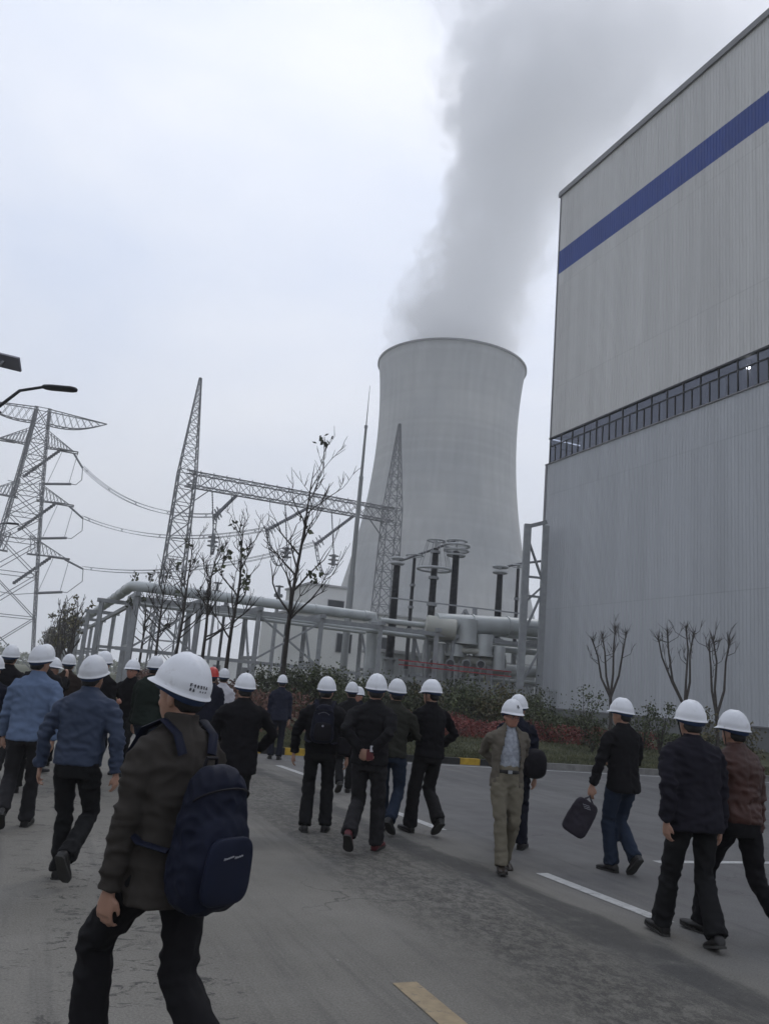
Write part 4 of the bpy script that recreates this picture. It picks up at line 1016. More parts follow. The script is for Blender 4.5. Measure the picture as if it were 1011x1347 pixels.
def hand_mb(b, w_, fwd, pn, side, vox, curl=.5):
    """w_ wrist; fwd direction of the hand; pn palm normal; side +1 if the thumb lies toward fwd x pn"""
    f = Vector(fwd).normalized(); p = Vector(pn); p = (p-f*p.dot(f)).normalized(); x = f.cross(p)*side
    fr = max(.0088, vox*.92)
    b.tube([w_-f*.03, w_+f*.01, w_+f*.05, w_+f*.092], [(.026,.020),(.030,.019),(.041,.017),(.040,.014)], 12, ref=x)
    ln = [.070,.080,.074,.058]; off = [.031,.010,-.011,-.031]
    for i in range(4):
        q = w_+f*(.088-(.006 if i in (0,3) else 0))+x*off[i]; d = f.copy(); pts = [q-f*.02, q]; 
        for sgi, fl in enumerate((.42,.33,.25)):
            ang = curl*(.55+.35*sgi)*(1+.12*i); d = (f*math.cos(sum([curl*(.55+.35*k)*(1+.12*i) for k in range(sgi+1)]))+p*math.sin(sum([curl*(.55+.35*k)*(1+.12*i) for k in range(sgi+1)]))).normalized()
            pts.append(pts[-1]+d*ln[i]*fl*1.05+x*(off[i]*.06))
        b.tube(pts, [fr, fr, fr*.97, fr*.9, fr*.72], 8)
    q = w_+f*.022+x*.026; b.tube([q-x*.01, q+x*.018+f*.018+p*.006, q+x*.026+f*.045+p*.016, q+x*.022+f*.068+p*.026], [fr*1.35, fr*1.2, fr*1.02, fr*.75], 8)

def helmet_mesh(t, HM, m, chin=True, harness=True, prints=None, seg=56):
    b = MB(); vs = []; K = 15
    def rim(th):  # th=pi/2 is the front
        c_, s_ = math.cos(th), math.sin(th)
        rx, ry = .108, .129
        return Vector((rx*c_, ry*s_, 0))
    prof = []
    for i in range(K): a = (PI/2)*i/(K-1); prof.append((math.sin(a)**.92, math.cos(a)))
    rows = []
    for (rr, hh) in prof:
        row = []
        for k in range(seg):
            th = 2*PI*k/seg; p = rim(th)*rr; z = .146*hh
            x = p.x
            if hh > .22 and hh < .985:                        # crown ribs, one wide and two slim
                g = max(0, 1-(abs(x)/.017)**4)*.0042+ max(0, 1-((abs(x)-.040)/.006)**2)*.002*(abs(x) < .046 and abs(x) > .034)
                z += g*min(1, (hh-.22)*4)
            if hh < .42: p = p*(1+.034*min(1, (.42-hh)*22))    # stepped skirt under the belt line
            row.append(Vector((p.x, p.y, z)))
        rows.append(row)
    last = []
    for o_, z_ in ((.003,-.006),(.008,-.011),(.009,-.0145),(.003,-.0145)):
        row = []
        for k in range(seg):
            th = 2*PI*k/seg; s_ = math.sin(th); pk = max(0, s_)**3*.028
            p = rim(th)*1.034; d = Vector((math.cos(th), math.sin(th), 0))
            row.append(p+d*(o_+pk*(o_/.009 if o_ > .003 else .2))+Vector((0,0,z_-.010*max(0,s_)**2*(o_ > .005)+.004*(1-abs(s_)))))
        rows.append(row)
    for f_, z_ in ((.93,.0),(.9,.05),(.62,.11),(.02,.136)):
        rows.append([Vector((rim(2*PI*k/seg).x*f_, rim(2*PI*k/seg).y*f_, z_)) for k in range(seg)])
    for row in rows: vs += [HM @ p for p in row]
    n = len(rows); fs = [(i*seg+k, (i+1)*seg+k, (i+1)*seg+(k+1) % seg, i*seg+(k+1) % seg) for i in range(n-1) for k in range(seg)]
    b.add(vs, fs); h = b.build('hard_hat', m, t, True, local=True)
    if harness:
        b = MB(); pts = [HM @ (Vector((.100*math.cos(a), .116*math.sin(a)-.002, -.012-.018*max(0,-math.sin(a))))) for a in [2*PI*k/24 for k in range(25)]]
        E3 = HM.to_3x3(); b.tube(pts, (.006,.018), 8, ref=None); b.build('headband', M_band, h, True, local=True)
    if prints == 'back_text':
        b = MB(); r = random.Random(3)
        # two short rows of small dark strokes, as the stencilled lettering reads
        th0 = R(228)
        for row in range(2):
            for k in range(6):
                if row == 1 and k in (2,): continue
                th = th0+R(7.2)*k; z = .040-row*.018
                def P(dt, dz):
                    q = (z+dz)/.146; rr = math.sqrt(max(0, 1-min(1, q)**2))*1.0; p = rim(th+dt)*rr*1.036; return HM @ (Vector((p.x, p.y, z+dz))+Vector((math.cos(th),math.sin(th),.2))*.0022)
                small = .6 if (row == 1 and k > 2) else 1
                for s_ in range(4):
                    a, c_ = r.uniform(-.035,.035)*small, r.uniform(-.006,.006)*small
                    if s_ % 2: b.bar(P(-.038*small, c_), P(.038*small, c_+r.uniform(-.002,.002)), .0018*small+.0004)
                    else: b.bar(P(a, -.0065*small), P(a+r.uniform(-.01,.01), .0065*small), .0018*small+.0004)
        b.build('lettering', M_mark, h, local=True)
    if prints == 'front_logo':
        b = MB(); 
        def Q(x, z): 
            q = z/.146; rr = math.sqrt(1-q*q); y = .129*rr*math.sqrt(max(0, 1-(x/(.108*rr))**2)); return HM @ Vector((x, y*1.02+.004, z))
        for x0, z0, x1, z1 in ((-.014,.055,0,.085),(.014,.055,0,.085),(-.014,.055,.014,.055),(-.008,.046,.008,.046),(0,.055,0,.078)): b.bar(Q(x0,z0), Q(x1,z1), .004)
        b.build('emblem', M_mark, h, local=True)
    return h

def person(uh=None, vh=None, foot=None, dist=None, head_u=None, face=0, stride=.45, lead='L', arms=('swing','swing'), jacket=(.02,.02,.02), trousers=(.012,.012,.013), shoes=None,
           hem=.86, label='', vox=None, lean=.03, head_yaw=0, head_pitch=0, bulk=1.0, helmet='white', prints=None, faced=False, tuck=None, flare=1.0, back_lift=None, Htot=None, style='jacket',
           collar=True, jm=None, tm=None, swing=.5, chin=False, harness=True, glasses=False, groundz=0.0, skin=M_skin, feet=None, helm_tilt=0, lateral=.09):
    # where the figure stands: the feet where the photo shows them, else a distance along the line of sight of the helmet
    if foot is not None: g = gp(foot[0], foot[1], groundz); 
    else: g = None
    if dist is not None: a = at(uh, vh, dist); g = Vector((a.x, a.y, groundz))
    top = at(uh, vh, g.y).z - groundz
    H = Htot or max(1.62, min(1.93, top))
    A = stride/2; s = H/(1.775+min(.905, math.sqrt(max(.1, .835**2-(A*.92)**2))+.085)-.905)
    D = math.hypot(g.x, g.y)
    if dist is None: g.x = at(uh, vh, g.y).x*.5+g.x*.5
    sh_f = lean*.62*1.6*(H/1.775); g = g-Vector((-math.sin(R(face)), math.cos(R(face)), 0))*sh_f
    vox = vox or (.0062 if D < 5 else .008 if D < 8 else .0105 if D < 12 else .014)
    cv = vox*1.45
    t = thing('person', g, label, 'person', 'visitors in hard hats', rz=R(face)); t.scale = (s, s, s)
    rs = random.Random(sum(map(ord, label)))
    seed = Vector((rs.uniform(0,50), rs.uniform(0,50), rs.uniform(0,50)))
    # ---- skeleton, figure faces +Y, right hand +X
    hip0 = .90; A = stride/2; hz = min(.905, math.sqrt(max(.1, .835**2-(A*.92)**2))+.085)
    if feet is None:
        fr = (lateral, A, 0.0, R(8)); bk = (lateral, -A*.95, back_lift if back_lift is not None else .05+stride*.16, R(-18-stride*50) if back_lift is None else R(-20-back_lift*210))
        if stride < .1: fr = (lateral, .03, 0, 0); bk = (lateral, -.03, 0, 0)
        F = {'L': fr if lead == 'L' else bk, 'R': fr if lead == 'R' else bk}
    else: F = feet
    dz = hz-.905
    def up(x, y, z): return Vector((x, y+lean*(z-.9)*1.6, z+dz))
    hips = {'L': up(-.095, 0, .905), 'R': up(.095, 0, .905)}
    ank, knee = {}, {}
    for k, sg in (('L',-1),('R',1)):
        f = F[k]; a_ = Vector((sg*f[0], f[1], .085+f[2])); knee[k], ank[k] = ik(hips[k], a_, .425, .415, (sg*.05, 1, 0))
    sh = {'L': up(-.185*bulk**.4, -.005, 1.385), 'R': up(.185*bulk**.4, -.005, 1.385)}
    wr, elb, hd, pn = {}, {}, {}, {}
    for k, sg, mode in (('L',-1,arms[0]),('R',1,arms[1])):
        S = sh[k]; bend = (sg*.35, -1, 0)
        if mode == 'swing':
            q = (-1 if lead == k else 1)*swing*stride; w0 = S+Vector((sg*.055, q*.62+.03, -.545+abs(q)*.12)); hdv = Vector((0, q*.6+.12, -1)); pnv = Vector((-sg, .25, 0))
        elif mode == 'down': w0 = S+Vector((sg*.045, .02, -.555)); hdv = Vector((0,.12,-1)); pnv = Vector((-sg,.3,0))
        elif mode == 'back': w0 = Vector((sg*.05, -.175+S.y, 1.0+dz)); bend = (sg*.7, -.8, 0); hdv = Vector((-sg*.8,-.1,-.6)); pnv = Vector((0,1,0))
        elif mode == 'front': w0 = S+Vector((-sg*.09, .24, -.30)); bend = (sg*.8, -.6, -.2); hdv = Vector((-sg*.8,.5,.25)); pnv = Vector((0,-1,0))
        elif mode == 'face': w0 = Vector((sg*.09, S.y+.26, 1.47+dz)); bend = (sg*.7, -.2, -.6); hdv = Vector((-sg*.3,.1,1)); pnv = Vector((-sg*.2,-1,0))
        elif mode == 'hip': w0 = S+Vector((sg*.03, .13, -.42)); bend = (sg*1.2, -.7, 0); hdv = Vector((-sg*.5,.6,-.5)); pnv = Vector((-sg,-.2,0))
        elif mode == 'wide': w0 = S+Vector((sg*.12, .0, -.53)); bend = (sg*.8, -.7, 0); hdv = Vector((sg*.1,.15,-1)); pnv = Vector((-sg,.3,0))
        elif mode == 'carry': w0 = S+Vector((sg*.16, .06, -.54)); bend = (sg*.4, -1, 0); hdv = Vector((sg*.2,.05,-1)); pnv = Vector((-sg,.3,0))
        else: w0 = S+Vector(mode); hdv = Vector((0,.15,-1)); pnv = Vector((-sg,.3,0))
        elb[k], wr[k] = ik(S, w0, .295, .262, bend); hd[k] = hdv; pn[k] = pnv
    neck = up(0, -.012, 1.455); HMx = Matrix.Translation(up(0, .012, 1.478)) @ Matrix.Rotation(R(head_yaw), 4, 'Z') @ Matrix.Rotation(R(head_pitch), 4, 'X')
    # ---- body: one continuous mesh
    b = head_parts(HMx, vox)
    b.tube([up(0,-.02,1.38), neck, HMx @ Vector((0,-.018,.05)), HMx @ Vector((0,-.012,.09))], [.062,.056,.054,.05], 14)
    rings_tube(b, [(0,up(0,0,z).y,z+dz,rx,ry) for z,rx,ry in ((.84,.12,.08),(.95,.125,.085),(1.1,.115,.08),(1.25,.13,.09),(1.34,.13,.08),(1.40,.08,.055),(1.45,.055,.05))], 16)
    for k, sg in (('L',-1),('R',1)):
        b.tube([up(sg*.06,0,1.34), sh[k]+Vector((-sg*.03,0,-.04)), elb[k], wr[k]], [.040,.034,.032,.025], 10)
        b.tube([up(sg*.06,0,.9), hips[k], knee[k], ank[k]-Vector((0,0,.03))], [.05,.045,.032,.030], 10)
        hand_mb(b, wr[k], hd[k], pn[k], (1 if k == 'L' else -1), vox, .55)
    me = remesh(b, vox, 2); body = finish(me, 'body', skin, t)
    # eyes only where a face is turned to us
    if faced:
        for sg in (-1,1):
            e = MB().ell(HMx @ Vector((sg*.031,.0815,.104)), (.0135,.0085,.007), 10, 8, HMx.to_3x3()).build('eye', M_eyew, t, True, local=True)
            MB().ell(HMx @ Vector((sg*.031,.089,.104)), (.006,.003,.006), 8, 6, HMx.to_3x3()).build('iris', M_iris, e, True, local=True)
        bb = MB()
        for sg in (-1,1): bb.tube([HMx @ Vector((sg*.014,.091,.121)), HMx @ Vector((sg*.032,.091,.127)), HMx @ Vector((sg*.050,.076,.121))], [.003,.0045,.002], 6)
        bb.build('eyebrows', M_hair, t, True, local=True)
    if glasses:
        bb = MB()
        for sg in (-1,1):
            bb.tube([HMx @ Vector((sg*.031+.022*math.cos(a), .105-.006*abs(math.cos(a)), .100+.015*math.sin(a))) for a in [2*PI*k/14 for k in range(15)]], .0018, 5)
            bb.tube([HMx @ Vector((sg*.053,.098,.104)), HMx @ Vector((sg*.080,.01,.108))], .002, 5)
        bb.tube([HMx @ Vector((-.009,.105,.104)), HMx @ Vector((.009,.105,.104))], .002, 5); bb.build('glasses', M_dark, t, True, local=True)
    # hair: fuller than the skull, drawn inside it over the face
    b = MB(); vs = []; seg = 26; hr = []
    for cx, cy, z, rx, ry in [(0,-.022,.045,.052,.058),(0,-.018,.060,.064,.074),(0,-.008,.085,.074,.088)]+[h for h in HEAD[4:]]: hr.append((cx,cy,z,rx,ry))
    for cx, cy, z, rx, ry in hr:
        for k in range(seg):
            th = 2*PI*k/seg; c_, s_ = math.cos(th), math.sin(th); lim = -.35 if z < .075 else (-.12 if z < .12 else .55)
            g_ = 1.075+.03*noise.noise(Vector((c_*3, s_*3, z*30))+seed) if s_ < lim or z > .16 else .90
            vs.append(HMx @ Vector((cx+rx*c_*g_, cy+ry*s_*g_, z+(.006 if z > .2 else 0))))
    n = len(hr); b.add(vs, [(i*seg+k, i*seg+(k+1) % seg, (i+1)*seg+(k+1) % seg, (i+1)*seg+k) for i in range(n-1) for k in range(seg)]+[tuple(range(seg-1,-1,-1)), tuple((n-1)*seg+k for k in range(seg))])
    b.build('hair', M_hair, t, True, local=True)
    HM = HMx @ Matrix.Translation((0, .002, .150)) @ Matrix.Rotation(R(4+helm_tilt), 4, 'X')
    h = helmet_mesh(t, HM, M_helm if helmet == 'white' else M_redh, prints=prints, harness=harness, seg=56 if D < 8 else 36)
    if chin:
        b = MB()
        for sg in (-1,1): b.tube([HM @ Vector((sg*.100,.02,-.01)), HMx @ Vector((sg*.082,.018,.06)), HMx @ Vector((sg*.06,.03,.012)), HMx @ Vector((0,.045,-.012))], (.0055,.003), 6)
        b.build('chin_strap', M_strap, h, True, local=True)
    # ---- trousers
    b = MB(); f_ = flare
    rings_tube(b, [(0,up(0,0,z).y+yo,z+dz,rx*bulk**.6,ry*bulk**.6) for z,rx,ry,yo in ((.80,.155,.095,-.01),(.86,.170,.112,-.012),(.92,.172,.115,-.012),(.98,.162,.108,-.006),(1.04,.152,.102,0),(1.08,.148,.098,0))], 20)
    for k, sg in (('L',-1),('R',1)):
        hp = hips[k]; kn = knee[k]; an = ank[k]; dn = (an-kn).normalized()
        b.tube([hp+Vector((-sg*.015,0,.02)), hp.lerp(kn,.25), hp.lerp(kn,.6), kn, kn.lerp(an,.35), kn.lerp(an,.75), an+dn*.015], [(.088,.102),(.092,.100),(.080,.086),(.070*f_,.074*f_),(.070*f_,.074*f_),(.070*f_,.076*f_),(.074*f_,.086*f_)], 16, ref=(1,0,0))
    me = remesh(b, cv, 3)
    kz = [knee['L'], knee['R'], ank['L'], ank['R'], hips['L']-Vector((0,-.05,.10)), hips['R']-Vector((0,-.05,.10))]
    def wf(c):
        a_ = min((c-q).length for q in kz); g_ = .35+1.0*math.exp(-(a_/.14)**2)
        v = noise.noise(Vector((c.x*8+c.z*3, c.y*8, c.z*12))+seed); v2 = noise.noise(Vector((c.x*17, c.y*17, c.z*30))+seed)
        v3 = noise.noise(Vector((c.x*13+c.z*7, c.y*12, c.z*14-c.x*9))+seed)
        return g_*(.008*(1-abs(v)*2.8)+.006*(1-abs(v3)*3.0)+.003*v2)-.005*g_
    wrinkle(me, wf); finish(me, 'trousers', tm or cloth('trousers_%.3f_%.3f_%.3f' % trousers, trousers), t)
    # ---- shoes
    for k, sg in (('L',-1),('R',1)):
        f = F[k]; FM = Matrix.Translation(ank[k]) @ Matrix.Rotation(R(-sg*7), 4, 'Z') @ Matrix.Rotation(f[3], 4, 'X'); b = MB()
        rg = [(-.075,-.050,.026,.030),(-.066,-.042,.036,.040),(-.03,-.030,.040,.052),(.02,-.036,.041,.046),(.07,-.052,.045,.031),(.12,-.056,.050,.027),(.165,-.060,.044,.022),(.19,-.063,.024,.015)]
        vs = []; seg = 14
        for y, z, rx, rz_ in rg:
            for q in range(seg): th = 2*PI*q/seg; vs.append(FM @ Vector((rx*math.cos(th), y, max(-.074, z+rz_*math.sin(th)))))
        n = len(rg); b.add(vs, [(i*seg+q, i*seg+(q+1) % seg, (i+1)*seg+(q+1) % seg, (i+1)*seg+q) for i in range(n-1) for q in range(seg)]+[tuple(range(seg-1,-1,-1)), tuple((n-1)*seg+q for q in range(seg))])
        so = b.build('shoe', shoes or M_shoe, t, True, local=True)
        b = MB(); out = [(-.080,.022),(-.06,.038),(0,.038),(.06,.043),(.12,.050),(.165,.042),(.192,.018)]
        lo = []; 
        for z in (-.085, -.068):
            for y, x in out: lo.append(FM @ Vector((x+.003, y, z)))
            for y, x in reversed(out): lo.append(FM @ Vector((-x-.003, y, z)))
        m_ = len(out)*2; b.add(lo, [tuple(range(m_-1,-1,-1)), tuple(range(m_, 2*m_))]+[(i, (i+1) % m_, m_+(i+1) % m_, m_+i) for i in range(m_)]); b.build('sole', M_sole, so, local=True)
    # ---- jacket
    b = MB(); B = bulk; op = style == 'open'
    rg = []
    hemr = (.188,.134) if hem < .88 else (.170,.122)
    zl = [(hem, hemr[0], hemr[1], -.012), (hem+.04, hemr[0]+.002, hemr[1]+.002, -.012)]
    for z, rx, ry, yo in ((.92,.184,.130,-.012),(1.00,.178,.124,-.008),(1.10,.176,.122,-.004),(1.20,.184,.128,-.002),(1.30,.192,.130,-.006),(1.365,.188,.118,-.012),(1.41,.166,.100,-.016),(1.44,.135,.088,-.016),(1.462,.102,.080,-.014),(1.480,.080,.072,-.010)):
        if z > hem+.06: zl.append((z, rx, ry, yo))
    rings_tube(b, [(0,up(0,0,z).y+yo,z+dz,rx*B,ry*B) for z,rx,ry,yo in zl], 22)
    if collar: rings_tube(b, [(0,up(0,0,1.45).y-.010,1.45+dz,.084,.080),(0,up(0,0,1.5).y-.012,1.495+dz,.073,.072),(0,up(0,0,1.5).y-.012,1.515+dz,.068,.068)], 18)
    for k, sg in (('L',-1),('R',1)):
        w_ = wr[k]; e = elb[k]; S = sh[k]
        b.tube([up(sg*.09,-.005,1.365), S+Vector((-sg*.022,0,-.018)), S.lerp(e,.25), S.lerp(e,.7), e, e.lerp(w_,.5), w_-(w_-e).normalized()*.005], [.060*B,.066*B,.067*B,.060*B,.058*B,.053*B,.050*B], 14)
    me = remesh(b, cv, 3)
    jt = [elb['L'], elb['R'], up(0,-.05,1.05), wr['L'], wr['R'], sh['L']-Vector((0,0,.1)), sh['R']-Vector((0,0,.1))]
    def wj(c):
        a_ = min((c-q).length for q in jt); g_ = .45+.9*math.exp(-(a_/.13)**2)
        v = noise.noise(Vector((c.x*6, c.y*6, c.z*13))+seed); v2 = noise.noise(Vector((c.x*14+c.z*9, c.y*14, c.z*24-c.x*8))+seed)
        v3 = noise.noise(Vector((c.x*9-c.z*7, c.y*9+c.z*3, c.z*17+c.x*8))+seed)
        r_ = g_*(.009*(1-abs(v)*3.0)+.008*(1-abs(v3)*3.2)+.003*v2)-.007*g_
        if abs(c.x) < .008 and c.y < -.03 and style != 'puff': r_ -= .003     # centre back seam
        if style == 'puff': r_ += .0022*abs(math.sin(c.z*44))
        return r_
    wrinkle(me, wj)
    if op or style == 'blazer':
        import bmesh
        bm = bmesh.new(); bm.from_mesh(me); kill = []
        for f in bm.faces:
            c = f.calc_center_median(); zz = c.z-dz
            wid = min(.112, .055+.085*max(0, (1.46-zz))/.45) if op else max(0, .055*(zz-1.15)/.3)
            if c.y > up(0,0,zz).y+.02 and abs(c.x) < wid and zz < 1.53 and (op or zz > 1.15): kill.append(f)
            elif zz < hem+.012 and f.normal.z < -.6 and op: kill.append(f)
        bmesh.ops.delete(bm, geom=kill, context='FACES'); bm.to_mesh(me); bm.free()
        o = finish(me, 'jacket', jm, t)
        md = o.modifiers.new('thickness', 'SOLIDIFY'); md.thickness = .006; md.offset = -1
        b = MB(); rings_tube(b, [(0,up(0,0,z).y+yo,z+dz,rx*.90*B,ry*.90*B) for z,rx,ry,yo in ((.975,.158,.108,-.006),(1.00,.163,.112,-.006),(1.10,.168,.114,-.004),(1.20,.174,.118,-.002),(1.30,.172,.118,-.006),(1.40,.135,.098,-.012),(1.46,.078,.074,-.012),(1.50,.064,.066,-.010))], 20)
        m2 = remesh(b, cv, 2); wrinkle(m2, lambda c: .007*noise.noise(Vector((c.x*18, c.y*10, c.z*16))+seed)); sh_ = finish(m2, 'shirt', M_shirt, t)
        if op:
            b = MB(); b.tube([up(.158*math.cos(a)*B, .109*math.sin(a)*B-.004, 1.005) for a in [2*PI*k/28 for k in range(29)]], (.006,.020), 8); b.build('belt', M_shoe, t, True, local=True)
            b = MB(); b.box(up(0,.109*B+.004,1.005), (.045,.008,.034)); b.build('buckle', M_steel, t, local=True)
    else: finish(me, 'jacket', jm or cloth('jacket_%.3f_%.3f_%.3f' % jacket, jacket), t)
    t['_'] = 0; del t['_']
    return t, dict(up=up, wr=wr, elb=elb, sh=sh, dz=dz, s=s, g=g, hd=hd, face=face, HMx=HMx)
def tow(t, p): return Matrix.Translation(t.location) @ Matrix.Rotation(t.rotation_euler.z, 4, 'Z') @ Matrix.Scale(t.scale.x, 4) @ Vector(p)
def worldmat(t): return Matrix.Translation(t.location) @ Matrix.Rotation(t.rotation_euler.z, 4, 'Z') @ Matrix.Scale(t.scale.x, 4)
M_shirt = mat('cloth_check_shirt', (.30,.32,.36), .8, .25, 30, .2, 200, detail=1)
C_blk = (.0075,.007,.0085); C_nvy = (.009,.010,.019); C_blk2 = (.011,.0105,.012)
J_slate = cloth('slate_blue', (.038,.050,.082), .6); J_blue = cloth('light_blue', (.110,.150,.235)); J_olive = cloth('dark_olive', (.040,.035,.031)); J_leather = mat('brown_leather', (.046,.017,.012), .45, .2, 6, .3, 160, spec=.28)
J_khaki = cloth('khaki', (.118,.104,.084)); T_khaki = cloth('khaki_trousers', (.150,.134,.100)); T_jean = cloth('dark_jeans', (.018,.026,.045)); T_grey = cloth('charcoal', (.022,.021,.023)); J_white = cloth('white_shirt', (.50,.49,.52)); J_green = cloth('black_green', (.012,.018,.014))
J_ol2 = cloth('grey_olive', (.026,.026,.021)); J_brn = cloth('dark_brown', (.026,.018,.015)); M_redshoe = mat('red_shoe', (.085,.014,.018), .5, .2, 10)
P = {}
P['front'] = person(249, 857, dist=3.64, face=50, stride=.86, lead='L', arms=('down','down'), jm=J_olive, trousers=C_blk2, hem=.78, bulk=.96, prints='back_text', chin=False, head_yaw=14, lean=.05, style='jacket', flare=1.06, harness=True, faced=True, swing=.4, Htot=1.675, feet={'L': (.08,.27,.0,R(6)), 'R': (.08,-.36,.05,R(-28))},
    label='man in a dark olive jacket striding closest to the camera under a large backpack', helm_tilt=13)
P['slate'] = person(112, 860, foot=(96,1163), face=-4, stride=.34, lead='L', arms=('wide','wide'), jm=J_slate, hem=.90, bulk=1.10, back_lift=.16, style='puff', head_pitch=4, chin=True, head_yaw=-6, label='man in a slate blue quilted jacket lifting his right heel as he walks away', helm_tilt=8)
P['blazer'] = person(46, 847, foot=(28,1092), face=14, stride=.42, lead='R', arms=('swing','swing'), jm=J_blue, tm=T_grey, hem=.84, head_yaw=-35, bulk=1.04, style='jacket', label='man in a light blue jacket with black trousers near the left edge', helm_tilt=6)
P['l1'] = person(17, 848, dist=11.5, face=10, stride=.2, arms=('down','down'), jacket=C_blk, bulk=1.1, label='man in a black jacket behind the light blue jacket, at the left edge')
P['l2'] = person(-6, 866, dist=9.2, face=5, stride=.3, arms=('down','down'), jacket=C_nvy, tm=T_jean, label='man mostly cut off by the left edge, only a slice of helmet and jeans showing')
P['l3'] = person(63, 847, dist=10.6, face=20, stride=.3, arms=('down','down'), jacket=C_blk2, label='man hidden behind the light blue jacket with only his pale helmet showing above it')
P['l4'] = person(70, 864, dist=12.6, face=-75, stride=.1, arms=('face','face'), jacket=C_blk, head_pitch=-4, label='man raising both hands to his face between the light blue and slate blue jackets', faced=True)
P['l5'] = person(93, 860, dist=13.6, face=15, stride=.2, arms=('down','down'), jm=J_brn, bulk=1.1, label='man in a dark brown coat behind the slate blue jacket')
P['l6'] = person(127, 862, dist=15.5, face=0, stride=.2, arms=('down','down'), jacket=C_blk, label='distant man of whom a sliver of helmet shows beside the slate blue jacket man')
P['l7'] = person(139, 856, dist=11.8, face=-12, stride=.2, arms=('down','down'), jacket=C_blk, head_yaw=10, label='man in black whose helmet stands just right of the slate blue jacket man')
P['l8'] = person(177, 867, dist=13.2, face=165, stride=.1, arms=('down','front'), jacket=C_blk, faced=True, skin=mat('ruddy_skin', (.36,.18,.13), .5, .1, 12), label='ruddy faced man in black turned toward the camera on the left')
P['l9'] = person(202, 862, foot=(186,1036), face=-20, stride=.36, lead='L', arms=('down','down'), jm=J_green, tm=T_jean, hem=.82, bulk=1.16, head_yaw=20, label='man in a dark green black coat and jeans behind the backpack man')
P['m1'] = person(281, 877, dist=14.5, face=10, stride=.2, arms=('down','down'), jacket=C_nvy, helmet='red', label='only man wearing a red hard hat, in navy, partly hidden')
P['m2'] = person(296, 879, dist=15.5, face=10, stride=.2, arms=('front','down'), jm=J_white, bulk=.95, hem=.95, label='man in a white shirt beside the red hard hat')
P['m3'] = person(325, 885, dist=8.6, face=16, stride=.3, lead='L', arms=('front','hip'), jacket=C_blk, hem=.72, bulk=1.14, head_yaw=6, label='man in a long black coat just right of the navy backpack')
P['m4'] = person(369, 887, foot=(364,999), face=4, stride=.05, arms=('down','down'), jm=cloth('navy_suit', (.016,.018,.032)), trousers=(.014,.015,.024), hem=.80, bulk=1.0, label='man in a navy suit standing still farthest from the camera by the kerb')
P['m5'] = person(425, 889, foot=(418,1094), face=2, stride=.10, arms=('wide','wide'), jacket=C_blk, hem=.88, bulk=1.12, head_yaw=-10, label='man in black with a flat dark daypack and his feet side by side', chin=True, feet={'L': (.10,-.05,0,0), 'R': (.13,.06,0,R(4))}, flare=1.1)
P['m6'] = person(457, 896, foot=(458,1044), face=8, stride=.3, lead='R', arms=('down','down'), jacket=C_blk2, label='man in dark clothes half hidden between the daypack man and the one with red shoes')
P['m6b'] = person(473, 903, dist=15.5, face=150, stride=.1, arms=('down','down'), jacket=C_nvy, faced=True, skin=MC['ruddy_skin'], label='man whose ruddy face shows between two helmets in the middle of the group')
P['m7'] = person(489, 885, foot=(484,1122), face=-14, stride=.46, lead='R', arms=('back','back'), jacket=C_blk2, tm=T_grey, hem=.86, bulk=1.05, head_yaw=16, shoes=M_redshoe, label='man with hands clasped behind him wearing red shoes', flare=1.08)
P['m8'] = person(518, 892, foot=(512,1097), face=-16, stride=.34, lead='L', arms=('down','front'), jm=J_ol2, tm=T_jean, hem=.86, head_yaw=30, label='man in a dark olive grey jacket and jeans right behind the red shoes')
P['m9'] = person(566, 893, foot=(558,1098), face=28, stride=.34, lead='L', arms=('front','hip'), jacket=C_blk, trousers=(.016,.015,.016), hem=.86, head_yaw=28, label='man in black looking left, right end of the middle group', chin=True, helm_tilt=-6, flare=1.1)
P['khaki'] = person(661, 918, foot=(673,1146), face=187, stride=.12, lead='R', arms=('back','back'), jm=J_khaki, tm=T_khaki, style='open', hem=.83, head_yaw=14, head_pitch=-6, faced=True, glasses=True, prints='front_logo', label='smiling elderly man in a khaki jacket walking toward the camera', shoes=mat('brown_shoe', (.022,.016,.012), .4, .2, 10), flare=.98, feet={'L': (.06,-.12,0.03,R(-16)), 'R': (.07,.20,0,R(6))}, helm_tilt=2, skin=MC['ruddy_skin'])
P['behind'] = person(682, 913, dist=9.7, face=-20, stride=.3, lead='R', arms=('down','down'), jacket=C_nvy, trousers=(.012,.013,.022), head_yaw=-5, bulk=1.05, label='man in a navy jacket walking away right behind the khaki man, bag at his hip')
P['bag'] = person(812, 917, foot=(820,1148), face=26, stride=.2, lead='L', arms=('carry','front'), jacket=C_blk, tm=T_jean, hem=.80, head_yaw=22, bulk=1.02, chin=False, feet={'L': (.07,.06,.0,R(0)), 'R': (.03,-.16,.10,R(-44))}, label='man in a black blazer and jeans carrying a dark handbag')
P['coat'] = person(908, 920, foot=(908,1240), face=7, stride=.40, lead='L', arms=('swing','down'), jacket=(.013,.012,.018), hem=.80, bulk=1.16, chin=True, label='man in a wide blue black coat in front of the brown leather jacket', lean=.05, flare=1.06, feet={'L': (.13,.24,0,R(6)), 'R': (.08,-.18,.03,R(-16))})
P['leather'] = person(961, 933, foot=(972,1236), face=20, stride=.60, lead='L', feet={'L': (.17,.22,0,R(6)), 'R': (.18,-.30,.05,R(-22))}, arms=('down','down'), jm=J_leather, trousers=C_blk, hem=.90, bulk=1.10, head_yaw=8, chin=True, label='man in a brown leather jacket taking a long stride at the right edge')

